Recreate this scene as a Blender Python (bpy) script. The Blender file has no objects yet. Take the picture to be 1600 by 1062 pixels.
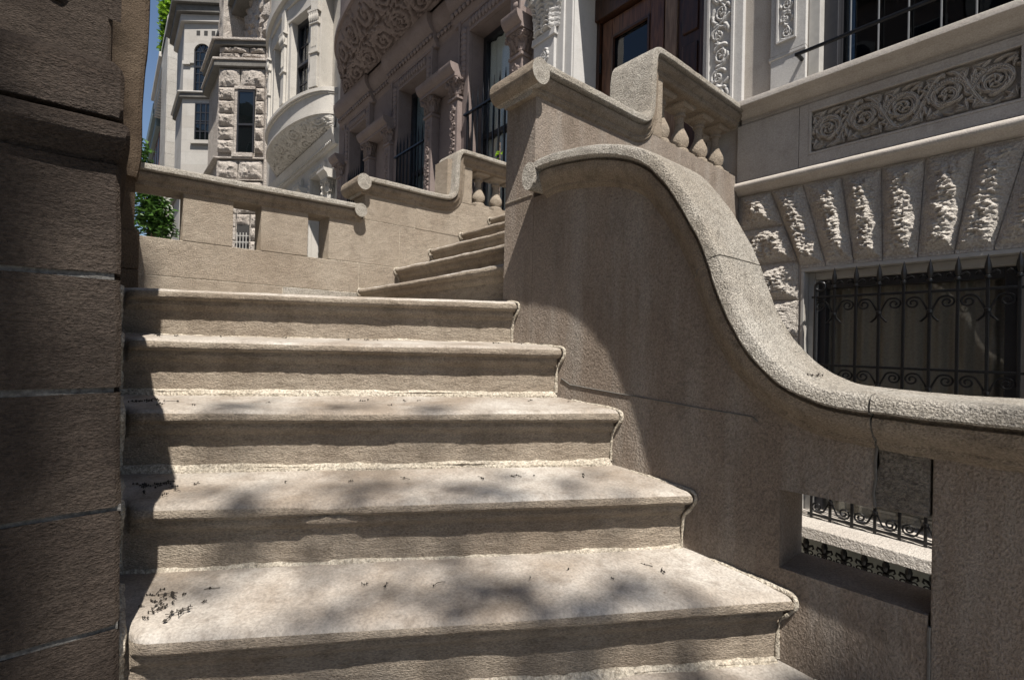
import bpy, bmesh, math, random
import numpy as np
from mathutils import Vector, Matrix, noise
random.seed(7); RNG = np.random.default_rng(11)
S = bpy.context.scene; COL = S.collection
R = math.radians

# ------------------------------------------------------------------ helpers
def nz(x, y, z, s):
    return noise.noise(Vector((x*s, y*s, z*s)))
def fbm(x, y, z, s, o=3):
    a = 0; k = 1
    for i in range(o):
        a += k*noise.noise(Vector((x*s+7.3*i, y*s, z*s))); s *= 2.1; k *= .5
    return a

class MB:
    def __init__(s, T=None): s.v = []; s.f = []; s.T = T
    def add(s, vs, fs):
        n = len(s.v); s.v += [tuple(p) for p in vs]; s.f += [tuple(i+n for i in f) for f in fs]
    def box(s, x0, x1, y0, y1, z0, z1):
        x0, x1 = min(x0, x1), max(x0, x1); y0, y1 = min(y0, y1), max(y0, y1); z0, z1 = min(z0, z1), max(z0, z1)
        s.add([(x0,y0,z0),(x1,y0,z0),(x1,y1,z0),(x0,y1,z0),(x0,y0,z1),(x1,y0,z1),(x1,y1,z1),(x0,y1,z1)],
              [(0,3,2,1),(4,5,6,7),(0,1,5,4),(1,2,6,5),(2,3,7,6),(3,0,4,7)])
        return s
    def prism(s, poly, ax, a, b):
        m = {'x': lambda p,q,t:(t,p,q), 'y': lambda p,q,t:(p,t,q), 'z': lambda p,q,t:(p,q,t)}[ax]
        n = len(poly)
        s.add([m(p,q,a) for p,q in poly]+[m(p,q,b) for p,q in poly],
              [tuple(range(n)), tuple(range(2*n-1, n-1, -1))]+[(i,(i+1)%n,n+(i+1)%n,n+i) for i in range(n)])
        return s
    def grid(s, fn, nu, nv, cu=False, cv=False):
        vs = [fn(i/nu, j/nv) for i in range(nu+1) for j in range(nv+1)]
        s.add(vs, [(i*(nv+1)+j, (i+1)*(nv+1)+j, (i+1)*(nv+1)+j+1, i*(nv+1)+j+1) for i in range(nu) for j in range(nv)])
        return s
    def rings(s, rr, caps=True):
        n = len(rr[0]); m = len(rr)
        vs = [p for r in rr for p in r]
        fs = [(i*n+j, i*n+(j+1)%n, (i+1)*n+(j+1)%n, (i+1)*n+j) for i in range(m-1) for j in range(n)]
        if caps: fs += [tuple(range(n-1,-1,-1)), tuple(range((m-1)*n, m*n))]
        s.add(vs, fs); return s
    def tube(s, pts, r, n=6, caps=True):
        P = [Vector(p) for p in pts]; rs = r if isinstance(r, (list, tuple)) else [r]*len(P)
        rr = []; ref = None
        for i, p in enumerate(P):
            t = (P[min(i+1,len(P)-1)]-P[max(i-1,0)])
            if t.length < 1e-9: t = Vector((0,0,1))
            t.normalize()
            if ref is None: ref = Vector((0,0,1)) if abs(t.z) < .9 else Vector((1,0,0))
            a = (ref - t*ref.dot(t))
            if a.length < 1e-6: a = t.orthogonal()
            a.normalize(); ref = a; b = t.cross(a)
            rr.append([tuple(p+(a*math.cos(2*math.pi*k/n)+b*math.sin(2*math.pi*k/n))*rs[i]) for k in range(n)])
        return s.rings(rr, caps)
    def lathe(s, cx, cy, prof, n=20, rot=0, sq=1.0):
        rr = [[(cx+r*sq*math.cos(rot+2*math.pi*k/n), cy+r*sq*math.sin(rot+2*math.pi*k/n), z) for k in range(n)] for z, r in prof]
        return s.rings(rr)
    def sqlathe(s, cx, cy, prof):
        return s.lathe(cx, cy, prof, 4, math.pi/4, math.sqrt(2))
    def bar(s, a, b, w, h=None):
        a = Vector(a); b = Vector(b); t = (b-a).normalized(); h = h or w
        u = Vector((0,0,1)) if abs(t.z) < .9 else Vector((1,0,0))
        x = t.cross(u).normalized(); y = x.cross(t)
        q = [(-w/2,-h/2),(w/2,-h/2),(w/2,h/2),(-w/2,h/2)]
        return s.rings([[tuple(p+x*i+y*j) for i,j in q] for p in (a,b)])
    def build(s, name, mat, parent=None, smooth=None, bevel=None, rough=None, label=None):
        me = bpy.data.meshes.new(name)
        vs = [s.T(*p) for p in s.v] if s.T else s.v
        me.from_pydata([tuple(p) for p in vs], [], s.f)
        bm = bmesh.new(); bm.from_mesh(me)
        bmesh.ops.remove_doubles(bm, verts=bm.verts, dist=1e-5)
        bmesh.ops.recalc_face_normals(bm, faces=bm.faces)
        if rough:
            size, amp, sc = rough
            for it in range(7):
                es = [e for e in bm.edges if e.calc_length() > size]
                if not es: break
                bmesh.ops.subdivide_edges(bm, edges=es, cuts=1, use_grid_fill=True)
            bmesh.ops.triangulate(bm, faces=[f for f in bm.faces if len(f.verts) > 4])
            bm.normal_update()
            for v in bm.verts:
                d = fbm(*v.co, sc, 3)*amp; v.co += v.normal*d
        bm.to_mesh(me); bm.free()
        me.materials.append(mat)
        if smooth is not None:
            me.shade_smooth()
            try: me.set_sharp_from_angle(angle=R(smooth))
            except Exception: pass
        o = bpy.data.objects.new(name, me); COL.objects.link(o)
        if parent:
            o.parent = parent
            top = parent
            while top.parent: top = top.parent
            o.matrix_parent_inverse = Matrix.Translation(-Vector(top.location)) if parent == top else Matrix.Identity(4)
        if bevel:
            b = o.modifiers.new('bevel', 'BEVEL'); b.width = bevel; b.segments = 2; b.limit_method = 'ANGLE'; b.angle_limit = R(40)
        if label: o['label'] = label
        return o

def thing(name, label, cat, loc=(0,0,0), group=None):
    o = bpy.data.objects.new(name, None); COL.objects.link(o); o.location = loc; o.empty_display_size = .2
    o['label'] = label; o['category'] = cat
    if group: o['group'] = group
    return o
def tag(o, label, cat, group=None):
    o['label'] = label; o['category'] = cat
    if group: o['group'] = group
    return o
def struct(o): o['kind'] = 'structure'; return o

def smooth_path(pts, step):
    """Catmull-Rom through pts, resampled at about step"""
    P = [np.array(p, float) for p in pts]; P = [2*P[0]-P[1]]+P+[2*P[-1]-P[-2]]
    d = []
    for i in range(1, len(P)-2):
        for k in range(12):
            t = k/12; a,b,c,e = P[i-1],P[i],P[i+1],P[i+2]
            d.append(.5*((2*b)+(c-a)*t+(2*a-5*b+4*c-e)*t*t+(3*b-a-3*c+e)*t**3))
    d.append(P[-2]); d = np.array(d)
    L = np.concatenate([[0], np.cumsum(np.linalg.norm(np.diff(d, axis=0), axis=1))])
    n = max(2, int(L[-1]/step)); t = np.linspace(0, L[-1], n+1)
    return np.stack([np.interp(t, L, d[:,i]) for i in range(d.shape[1])], 1)

def coping(mb, path, prof, place, amp=.0012, cap=True):
    """sweep closed profile [(across, height above top line)] along 2-D path; place(p, across, q) -> xyz"""
    rr = []
    for i in range(len(path)):
        t = path[min(i+1,len(path)-1)]-path[max(i-1,0)]; t = t/np.linalg.norm(t); n = np.array([-t[1], t[0]])
        ring = []
        for a, h in prof:
            q = path[i]+n*h
            p = place(q[0], a, q[1]); k = fbm(p[0], p[1], p[2], 14)*amp
            q = path[i]+n*(h+k)
            ring.append(place(q[0], a+k*.6, q[1]))
        rr.append(ring)
    mb.rings(rr, cap)

# ------------------------------------------------------------------ relief carving
def spiral(cx, cy, R0, turns, a0, d, w, r1=.12, n=70):
    a = np.linspace(0, 1, n); rad = R0*(1-a*(1-r1)); an = a0+d*a*turns*2*math.pi
    return np.stack([cx+rad*np.cos(an), cy+rad*np.sin(an)], 1), w*(1-.45*a)
def leaf(x, y, an, ln, wd, cv=.6, n=14):
    a = np.linspace(0, 1, n); th = an+cv*a
    px = x+np.cumsum(np.cos(th))*ln/n; py = y+np.cumsum(np.sin(th))*ln/n
    return np.stack([px, py], 1), wd*np.sin(np.pi*np.clip(a*.93+.06, 0, 1))**.8+wd*.08
def relief(w, h, nx, ny, els, groove=None):
    H = np.zeros((ny+1, nx+1)); dx = w/nx; dy = h/ny
    for pts, wd in els:
        wd = np.broadcast_to(wd, len(pts)); E = np.zeros_like(H)
        for (px, py), r in zip(pts, wd):
            i0 = max(0, int((px-r)/dx)); i1 = min(nx, int((px+r)/dx)+1); j0 = max(0, int((py-r)/dy)); j1 = min(ny, int((py+r)/dy)+1)
            if i1 < i0 or j1 < j0: continue
            X, Y = np.meshgrid(np.arange(i0, i1+1)*dx, np.arange(j0, j1+1)*dy)
            d = np.sqrt((X-px)**2+(Y-py)**2)/r
            E[j0:j1+1, i0:i1+1] = np.maximum(E[j0:j1+1, i0:i1+1], np.sqrt(np.clip(1-d*d, 0, 1)))
        if groove: E = E-.22*np.exp(-((E-.93)/.05)**2)
        H = np.maximum(H, E)
    return H
def rosette(cx, cy, r, n=6, a0=0):
    e = [leaf(cx+.25*r*math.cos(a0+k*2*math.pi/n), cy+.25*r*math.sin(a0+k*2*math.pi/n), a0+k*2*math.pi/n, .8*r, .3*r, .5) for k in range(n)]
    e.append((np.array([[cx, cy]]), np.array([.22*r]))); return e
def scrollwork(w, h, seed=1, tight=1.05):
    """running acanthus scroll filling a w x h rectangle (long side along x)"""
    rg = random.Random(seed); n = max(1, round(w/h/tight)); sx = w/n; e = []
    for k in range(n):
        cx = (k+.5)*sx; cy = h/2; d = 1 if k % 2 else -1; Rr = min(sx, h)*.45
        e.append(spiral(cx, cy, Rr, 1.7, math.pi*(0 if d > 0 else 1), d, h*.085))
        e.append(spiral(cx, cy, Rr*.80, 1.35, math.pi*(.25 if d > 0 else 1.2), d, h*.04))
        for q in range(9):
            a = q*.72+rg.random()*.3; rr = Rr*(.50+.16*(q % 2))
            e.append(leaf(cx+rr*math.cos(a), cy+rr*math.sin(a), a+d*1.1, h*.2, h*.055, d*1.3))
        for cxx, cyy, a in ((-.46,-.42,.6),(.46,.42,3.7),(-.46,.42,-.7),(.46,-.42,2.4)):
            for b in (-.5, .0, .5):
                e.append(leaf(cx+cxx*sx, cy+cyy*h, a+b, h*.25, h*.05, .8*b))
        if k < n-1:
            t = np.linspace(0, 1, 40); s = 1 if k % 2 else -1
            e.append((np.stack([cx+sx*(.1+.8*t), cy+s*h*.42*np.cos(t*math.pi)], 1), h*.07*np.ones(40)))
            for q in range(4):
                e.append(leaf(cx+sx*(.28+.13*q), cy+s*h*.3*math.cos((.2+.2*q)*math.pi), (-1)**q*1.2+.5, h*.2, h*.045, (-1)**q*.9))
        for q in range(13):
            a = q*.483+.2; rr = Rr*1.12
            e.append(leaf(cx+rr*math.cos(a), cy+rr*math.sin(a), a+d*.9, h*.2, h*.05, d*.9))
        e += rosette(cx, cy, h*.13, 5, k)
    return e
def panel_relief(mb, place, w, h, nx, ny, els, depth, groove=True):
    H = relief(w, h, nx, ny, els, groove)
    mb.grid(lambda u, v: place(u*w, v*h, H[round(v*ny), round(u*nx)]*depth), nx, ny)

def rockface(mb, quad, y0, depth, seed, n=(16, 20), margin=.12, ridge=.42):
    """rough split stone in the xz quad (bl, br, tr, tl); bulges by depth"""
    bl, br, tr, tl = [np.array(q, float) for q in quad]
    nu, nv = n; tops = {}
    def f(u, v):
        p = (1-u)*(1-v)*bl+u*(1-v)*br+u*v*tr+(1-u)*v*tl
        cc = .5+.13*math.sin(seed*5.3); uw = u+.05*fbm(seed, p[1], 2, 9, 2); eu = max(0, min(1, (min(uw/cc, (1-uw)/(1-cc))-.06)/(ridge*(1.35+.35*math.sin(seed*3.7))))); ev = max(0, min(1, (min(v, 1-v)-.02)/margin))
        e = min(eu**.85, ev**.8)
        q = Vector((p[0]*8+seed*3.1, seed*1.7, p[1]*11+seed)); q2 = q*.45; d2 = noise.voronoi(q2)[0]; d1 = noise.voronoi(q)[0]
        g = .70+.36*fbm(p[0]+seed*3.1, seed*1.7, p[1], 5, 2)+.55*(d2[1]-d2[0]-.2)+.32*(d1[1]-d1[0]-.25)+.30*abs(nz(p[0]+seed, 3, p[1]*1.7, 24))+.22*fbm(p[0], seed, p[1]*1.8, 50, 2)
        d = depth*max(.0, g)*e+.0012*fbm(p[0], seed, p[1], 60, 2)
        return (p[0], y0-d, p[1])
    mb.grid(f, nu, nv)

# ------------------------------------------------------------------ materials
def mat_new(n):
    m = bpy.data.materials.new(n); m.use_nodes = True; m.cycles.use_bump_map_correction = False; nt = m.node_tree
    b = nt.nodes['Principled BSDF']; return m, nt, b, nt.nodes, nt.links
def stone(n, c1, c2, dark, grain=130, bump=.5, bdist=.006, sp=.25, big=2.2, rough=.9, horiz=1.0, joints=None, stain=.25, streak=None):
    m, nt, b, N, L = mat_new(n)
    tc = N.new('ShaderNodeTexCoord'); mp = N.new('ShaderNodeMapping'); L.new(tc.outputs['Object'], mp.inputs[0]); mp.inputs['Scale'].default_value = (1, 1, horiz)
    def noi(s, d=4, r=.6, src=mp):
        x = N.new('ShaderNodeTexNoise'); x.inputs['Scale'].default_value = s; x.inputs['Detail'].default_value = d; x.inputs['Roughness'].default_value = r
        L.new(src.outputs[0], x.inputs['Vector']); return x
    def ramp(src, stops):
        r = N.new('ShaderNodeValToRGB'); e = r.color_ramp.elements
        e[0].position, e[0].color = stops[0][0], (*stops[0][1], 1); e[1].position, e[1].color = stops[-1][0], (*stops[-1][1], 1)
        L.new(src, r.inputs[0]); return r
    def mix(a, bb, fac, mode='MIX'):
        x = N.new('ShaderNodeMix'); x.data_type = 'RGBA'; x.blend_type = mode
        if isinstance(fac, float): x.inputs[0].default_value = fac
        else: L.new(fac, x.inputs[0])
        for s, i in ((a, 6), (bb, 7)):
            if isinstance(s, tuple): x.inputs[i].default_value = (*s, 1)
            else: L.new(s, x.inputs[i])
        return x.outputs[2]
    g = noi(grain, 3, .65); big1 = noi(big, 5, .62); med = noi(big*9, 4, .6)
    r1 = ramp(big1.outputs[0], [(.36, (0,0,0)), (.66, (1,1,1))])
    col = mix(c1, c2, r1.outputs[0])
    r2 = ramp(med.outputs[0], [(.50, (0,0,0)), (.78, (1,1,1))])
    sm = N.new('ShaderNodeMath'); sm.operation = 'MULTIPLY'; sm.inputs[1].default_value = stain; L.new(r2.outputs[0], sm.inputs[0])
    col = mix(col, dark, sm.outputs[0])
    if streak:
        m2 = N.new('ShaderNodeMapping'); L.new(tc.outputs['Object'], m2.inputs[0]); m2.inputs['Scale'].default_value = (1, 1, .13)
        sn = noi(7, 5, .65, m2); sr = ramp(sn.outputs[0], [(.47, (0,0,0)), (.74, (streak[1],)*3)]); col = mix(col, streak[0], sr.outputs[0])
    sg = ramp(g.outputs[0], [(.3, (1-sp*1.6,)*3), (.7, (1+sp*.6,)*3)])
    col = mix(col, sg.outputs[0], 1.0, 'MULTIPLY')
    pv = N.new('ShaderNodeTexVoronoi'); pv.inputs['Scale'].default_value = grain*.22; L.new(mp.outputs[0], pv.inputs['Vector'])
    pr = ramp(pv.outputs['Distance'], [(.05, (1,1,1)), (.14, (0,0,0))])
    pm = N.new('ShaderNodeMath'); pm.operation = 'MULTIPLY'; L.new(pr.outputs[0], pm.inputs[0])
    prn = noi(6, 2); prr = ramp(prn.outputs[0], [(.55, (0,0,0)), (.7, (1,1,1))]); L.new(prr.outputs[0], pm.inputs[1])
    col = mix(col, dark, pm.outputs[0])
    hs = [(g.outputs[0], 1.0), (med.outputs[0], .8)]
    add = N.new('ShaderNodeMath'); add.operation = 'MULTIPLY_ADD'; L.new(med.outputs[0], add.inputs[0]); add.inputs[1].default_value = 1.2; L.new(g.outputs[0], add.inputs[2])
    hgt = add.outputs[0]
    if joints:
        bw, bh, jc, plane = joints
        sx = N.new('ShaderNodeSeparateXYZ'); L.new(tc.outputs['Object'], sx.inputs[0]); cb = N.new('ShaderNodeCombineXYZ')
        if plane == 'xy':
            ad = N.new('ShaderNodeMath'); L.new(sx.outputs[0], ad.inputs[0]); L.new(sx.outputs[1], ad.inputs[1]); L.new(ad.outputs[0], cb.inputs[0])
        else: L.new(sx.outputs[0], cb.inputs[0])
        L.new(sx.outputs[2], cb.inputs[1])
        br = N.new('ShaderNodeTexBrick'); L.new(cb.outputs[0], br.inputs['Vector']); br.inputs['Scale'].default_value = 1
        br.inputs['Brick Width'].default_value = bw; br.inputs['Row Height'].default_value = bh; br.inputs['Mortar Size'].default_value = min(.006, bh*.1)
        br.inputs['Color1'].default_value = (1,1,1,1); br.inputs['Color2'].default_value = (.86,.84,.82,1)
        col = mix(col, br.outputs['Color'], 1.0, 'MULTIPLY'); col = mix(col, jc, br.outputs['Fac'])
        sb = N.new('ShaderNodeMath'); sb.operation = 'MULTIPLY_ADD'; L.new(br.outputs['Fac'], sb.inputs[0]); sb.inputs[1].default_value = -1.2; L.new(hgt, sb.inputs[2]); hgt = sb.outputs[0]
    L.new(col, b.inputs['Base Color']); b.inputs['Roughness'].default_value = rough; b.inputs['Specular IOR Level'].default_value = .2
    bp = N.new('ShaderNodeBump'); bp.inputs['Strength'].default_value = bump; bp.inputs['Distance'].default_value = bdist
    L.new(hgt, bp.inputs['Height']); L.new(bp.outputs[0], b.inputs['Normal'])
    return m
def plain(n, c, rough=.5, metal=0, spec=.5, var=.15, scale=30, bump=0):
    m, nt, b, N, L = mat_new(n)
    tc = N.new('ShaderNodeTexCoord'); x = N.new('ShaderNodeTexNoise'); x.inputs['Scale'].default_value = scale; x.inputs['Detail'].default_value = 4
    L.new(tc.outputs['Object'], x.inputs['Vector'])
    r = N.new('ShaderNodeValToRGB'); r.color_ramp.elements[0].position = .3; r.color_ramp.elements[1].position = .7
    r.color_ramp.elements[0].color = (*[v*(1-var) for v in c], 1); r.color_ramp.elements[1].color = (*[v*(1+var) for v in c], 1)
    L.new(x.outputs[0], r.inputs[0]); L.new(r.outputs[0], b.inputs['Base Color'])
    b.inputs['Roughness'].default_value = rough; b.inputs['Metallic'].default_value = metal; b.inputs['Specular IOR Level'].default_value = spec
    if bump:
        bp = N.new('ShaderNodeBump'); bp.inputs['Distance'].default_value = bump; bp.inputs['Strength'].default_value = .6
        L.new(x.outputs[0], bp.inputs['Height']); L.new(bp.outputs[0], b.inputs['Normal'])
    return m
def glass(n, tint=(.6,.65,.66), refl=1.5, wav=.004):
    m, nt, b, N, L = mat_new(n); N.remove(b); out = N['Material Output']
    g = N.new('ShaderNodeBsdfGlossy'); g.inputs['Roughness'].default_value = .01; g.inputs['Color'].default_value = (.9,.9,.9,1)
    t = N.new('ShaderNodeBsdfTransparent'); t.inputs['Color'].default_value = (*tint, 1)
    f = N.new('ShaderNodeFresnel'); ge = N.new('ShaderNodeNewGeometry'); im = N.new('ShaderNodeMapRange'); im.inputs['To Min'].default_value = refl; im.inputs['To Max'].default_value = 1/refl
    L.new(ge.outputs['Backfacing'], im.inputs['Value']); L.new(im.outputs[0], f.inputs['IOR']); mx = N.new('ShaderNodeMixShader')
    nn = N.new('ShaderNodeTexNoise'); nn.inputs['Scale'].default_value = 3.5; nn.inputs['Detail'].default_value = 1; tc = N.new('ShaderNodeTexCoord'); L.new(tc.outputs['Object'], nn.inputs['Vector'])
    bp = N.new('ShaderNodeBump'); bp.inputs['Distance'].default_value = wav; L.new(nn.outputs[0], bp.inputs['Height']); L.new(bp.outputs[0], g.inputs['Normal'])
    L.new(f.outputs[0], mx.inputs[0]); L.new(t.outputs[0], mx.inputs[1]); L.new(g.outputs[0], mx.inputs[2]); L.new(mx.outputs[0], out.inputs[0])
    return m
def wood(n, c1, c2):
    m, nt, b, N, L = mat_new(n)
    tc = N.new('ShaderNodeTexCoord'); mp = N.new('ShaderNodeMapping'); mp.inputs['Scale'].default_value = (60, 60, 5); L.new(tc.outputs['Object'], mp.inputs[0])
    x = N.new('ShaderNodeTexNoise'); x.inputs['Scale'].default_value = 1; x.inputs['Detail'].default_value = 5; x.inputs['Distortion'].default_value = .6; L.new(mp.outputs[0], x.inputs['Vector'])
    r = N.new('ShaderNodeValToRGB'); r.color_ramp.elements[0].position = .35; r.color_ramp.elements[1].position = .65
    r.color_ramp.elements[0].color = (*c1, 1); r.color_ramp.elements[1].color = (*c2, 1)
    L.new(x.outputs[0], r.inputs[0]); L.new(r.outputs[0], b.inputs['Base Color']); b.inputs['Roughness'].default_value = .35
    return m
def leafmat(n, c1, c2):
    m, nt, b, N, L = mat_new(n)
    g = N.new('ShaderNodeNewGeometry'); r = N.new('ShaderNodeValToRGB')
    r.color_ramp.elements[0].color = (*c1, 1); r.color_ramp.elements[1].color = (*c2, 1)
    L.new(g.outputs['Random Per Island'], r.inputs[0]); L.new(r.outputs[0], b.inputs['Base Color'])
    b.inputs['Roughness'].default_value = .45; b.inputs['Specular IOR Level'].default_value = .3
    t = N.new('ShaderNodeBsdfTranslucent'); L.new(r.outputs[0], t.inputs[0]); mx = N.new('ShaderNodeMixShader'); mx.inputs[0].default_value = .35
    L.new(b.outputs[0], mx.inputs[1]); L.new(t.outputs[0], mx.inputs[2]); L.new(mx.outputs[0], N['Material Output'].inputs[0])
    return m

M = {}
M['brownstone'] = stone('brownstone_cement', (.30,.245,.187), (.37,.315,.25), (.13,.10,.072), 200, 1.0, .010, .28, stain=.35, streak=((.21,.165,.125), .4))
M['wall'] = stone('brownstone_wall', (.215,.170,.133), (.285,.238,.197), (.085,.066,.05), 230, .9, .009, .25, 1.1, horiz=.6, stain=.45, streak=((.33,.30,.262), .75))
M['coping'] = stone('coping_stone', (.36,.32,.265), (.46,.425,.37), (.09,.074,.056), 240, 1.0, .009, .5, 3, stain=.45, streak=((.22,.18,.135), .3))
M['tread'] = stone('worn_tread', (.24,.197,.155), (.43,.395,.35), (.145,.112,.084), 150, .6, .005, .2, 2.6, .75, stain=.6)
M['riser'] = stone('step_riser', (.285,.232,.178), (.37,.315,.25), (.11,.085,.062), 150, 1.0, .010, .3, 2.6, .9, horiz=2.6, stain=.55, streak=((.13,.10,.073), .5))
M['stained'] = stone('stained_stone', (.15,.128,.104), (.20,.178,.15), (.05,.043,.036), 190, 1.0, .009, .35, 6, stain=.6)
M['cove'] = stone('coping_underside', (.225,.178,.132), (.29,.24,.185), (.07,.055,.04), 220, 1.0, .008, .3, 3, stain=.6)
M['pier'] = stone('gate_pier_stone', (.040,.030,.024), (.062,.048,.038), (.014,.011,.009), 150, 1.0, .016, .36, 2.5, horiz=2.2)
M['column'] = stone('dark_column_stone', (.075,.052,.034), (.105,.077,.052), (.03,.022,.015), 150, 1.0, .01, .3, 2.5)
M['mortar'] = stone('mortar', (.44,.385,.305), (.56,.50,.41), (.18,.14,.10), 140, .9, .008, .35, 14, stain=.85)
M['joint'] = stone('joint_mortar', (.085,.08,.073), (.14,.133,.122), (.045,.04,.036), 140, .6, .004, .3, 14, stain=.8)
M['limestone'] = stone('limestone', (.41,.37,.325), (.47,.43,.385), (.25,.215,.18), 170, .35, .004, .14, 1.5, stain=.35, streak=((.30,.265,.225), .35))
M['rocklime'] = stone('split_limestone', (.41,.37,.325), (.49,.45,.40), (.22,.19,.155), 120, 1.0, .010, .22, 4)
M['doorstone'] = stone('grey_limestone', (.44,.425,.405), (.49,.475,.455), (.27,.25,.23), 150, .3, .003, .1, 1.5)
M['brown'] = stone('painted_brownstone', (.20,.158,.143), (.25,.20,.18), (.11,.083,.072), 120, .3, .004, .14, 1.2, stain=.35)
M['pale'] = stone('pale_limestone', (.44,.41,.365), (.51,.48,.435), (.26,.24,.21), 60, .3, .005, .1, .8, stain=.35)
M['rock'] = stone('grey_pink_split_stone', (.36,.315,.275), (.46,.415,.37), (.16,.14,.12), 40, 1.0, .03, .3, 1.4)
M['stucco'] = stone('grey_ashlar', (.38,.36,.33), (.44,.42,.39), (.27,.255,.235), 40, .3, .005, .08, .6, joints=(1.1,.42,(.31,.295,.27),'xy'))
M['ashlar'] = stone('weathered_ashlar', (.37,.35,.32), (.45,.43,.395), (.2,.19,.17), 30, .6, .02, .15, .6, joints=(.9,.5,(.22,.21,.19),'xy'))
M['brick'] = stone('red_brick', (.30,.10,.07), (.38,.14,.09), (.18,.07,.05), 30, .3, .004, .1, 1, joints=(.22,.08,(.5,.42,.38),'xy'))
M['cream'] = stone('cream_brick', (.42,.37,.30), (.48,.43,.36), (.28,.24,.2), 30, .3, .004, .1, .5, joints=(.3,.1,(.4,.37,.32),'xy'))
M['darktrim'] = stone('dark_weathered_trim', (.12,.112,.10), (.165,.155,.14), (.07,.065,.06), 40, .4, .005, .2, 2)
M['iron'] = plain('black_iron', (.006,.006,.0065), .28, 0, .35, .3, 60, .0015)
M['wood'] = wood('mahogany', (.05,.021,.012), (.135,.062,.032))
M['darkwood'] = wood('dark_wood', (.024,.012,.008), (.06,.026,.014))
M['oak'] = wood('weathered_oak', (.12,.075,.045), (.23,.155,.10))
M['paint'] = plain('grey_window_paint', (.36,.345,.32), .5, 0, .4, .1, 20)
M['barpaint'] = plain('grey_bar_paint', (.16,.165,.17), .4, 0, .4, .1, 20)
M['darkframe'] = plain('dark_window_frame', (.018,.018,.021), .45)
M['glass'] = glass('window_glass', (.9,.9,.88), 1.45); M['glassdark'] = glass('dark_window_glass', (.55,.6,.62), 1.6, .002); M['glassblack'] = glass('black_window_glass', (.25,.28,.29), 1.6, .002)
M['curtain'] = plain('linen_and_reflection', (.80,.76,.69), .9, 0, .1, .08, 90)  # bow window curtains, and the pale reflection painted behind the nearest brownstone pane
M['linen'] = plain('grey_linen', (.27,.25,.22), .9, 0, .1, .12, 90)
M['bluereflection'] = plain('grey_blue_reflection', (.22,.27,.29), .9, 0, .1, .1, 60)  # bluish reflection painted behind the two farther brownstone panes
M['glassclear'] = glass('clear_window_glass', (.85,.88,.88), 1.55, .002)
M['inside'] = plain('dark_interior', (.03,.028,.026), .9)
M['asphalt'] = stone('asphalt', (.05,.05,.052), (.07,.07,.07), (.03,.03,.03), 90, .6, .005, .2, 1)
M['pave'] = stone('pavement', (.30,.29,.275), (.36,.35,.33), (.2,.19,.18), 80, .4, .004, .1, 1, joints=(1.5,1.5,(.15,.15,.14),'x'))
M['ground'] = stone('ground', (.2,.19,.18), (.25,.24,.22), (.14,.13,.12), 20, .4, .01, .1, .5)
M['areaway'] = stone('areaway_concrete', (.25,.24,.22), (.3,.29,.27), (.15,.14,.13), 60, .5, .005, .15, 2)
M['greenpanel'] = plain('grey_green_panel', (.42,.44,.40), .6)
M['leafbright'] = leafmat('roof_garden_leaf', (.06,.15,.008), (.22,.36,.03))
M['leaf'] = leafmat('street_tree_leaf', (.02,.055,.012), (.085,.17,.03))
M['lime'] = leafmat('lime_leaf', (.25,.45,.02), (.35,.55,.05))
M['bark'] = stone('bark', (.12,.09,.07), (.17,.135,.11), (.05,.04,.03), 30, .9, .02, .2, 4)
M['twig'] = plain('dried_blossom', (.022,.017,.012), .9)
M['copper'] = plain('roof_metal', (.12,.15,.14), .6)

# ------------------------------------------------------------------ camera
yaw, pitch, roll = R(50.15677427), R(.36990483), R(1.34836875)
f = Vector((-math.sin(yaw)*math.cos(pitch), math.cos(yaw)*math.cos(pitch), math.sin(pitch)))
r = Vector((math.cos(yaw), math.sin(yaw), 0)); u = r.cross(f)
r2 = r*math.cos(roll)+u*math.sin(roll); u2 = -r*math.sin(roll)+u*math.cos(roll)
cd = bpy.data.cameras.new('camera'); cam = bpy.data.objects.new('camera', cd); COL.objects.link(cam); S.camera = cam
cd.sensor_width = 36; cd.lens = 755.81/1600*36; cd.clip_start = .02; cd.clip_end = 3000
cam.matrix_world = Matrix(((r2.x,u2.x,-f.x,0),(r2.y,u2.y,-f.y,0),(r2.z,u2.z,-f.z,0),(0,0,0,1)))

# ------------------------------------------------------------------ light
SUN = Vector((1, -.30, 1.86)).normalized()
el = math.asin(SUN.z); az = math.atan2(SUN.x, SUN.y)
w = bpy.data.worlds.new('World'); S.world = w; w.use_nodes = True
sk = w.node_tree.nodes.new('ShaderNodeTexSky'); sk.sky_type = 'NISHITA'; sk.sun_disc = False; sk.sun_elevation = el; sk.sun_rotation = az; sk.dust_density = .6; sk.ozone_density = 1.6
bg = w.node_tree.nodes['Background']; bg.inputs[1].default_value = .062; w.node_tree.links.new(sk.outputs[0], bg.inputs[0])
sd = bpy.data.lights.new('sun', 'SUN'); sd.energy = 5.0; sd.angle = R(.53); sd.color = (1, .955, .89)
so = bpy.data.objects.new('sun', sd); COL.objects.link(so); so.rotation_euler = SUN.to_track_quat('Z', 'Y').to_euler(); so.location = (3, -2, 12)
S.view_settings.view_transform = 'Standard'; S.view_settings.look = 'None'; S.view_settings.exposure = .88; S.view_settings.gamma = 1

# ------------------------------------------------------------------ ground
GZ = -1.57
struct(MB().box(-400, 400, -400, 400, -2.4, -2.05).build('ground', M['ground']))
struct(MB().box(-90, 60, -4.6, 1.2, -2.045, GZ).build('pavement', M['pave']))
struct(MB().box(-90, 60, -12.6, -4.62, -2.045, GZ-.14).build('road', M['asphalt']))
struct(MB().box(-90, 60, -16.6, -12.62, -2.045, GZ).build('pavement', M['pave']))
struct(MB().box(-1.4, 1.6, 1.44, 3.0, -2.045, -1.95).build('areaway_floor', M['areaway']))

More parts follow.
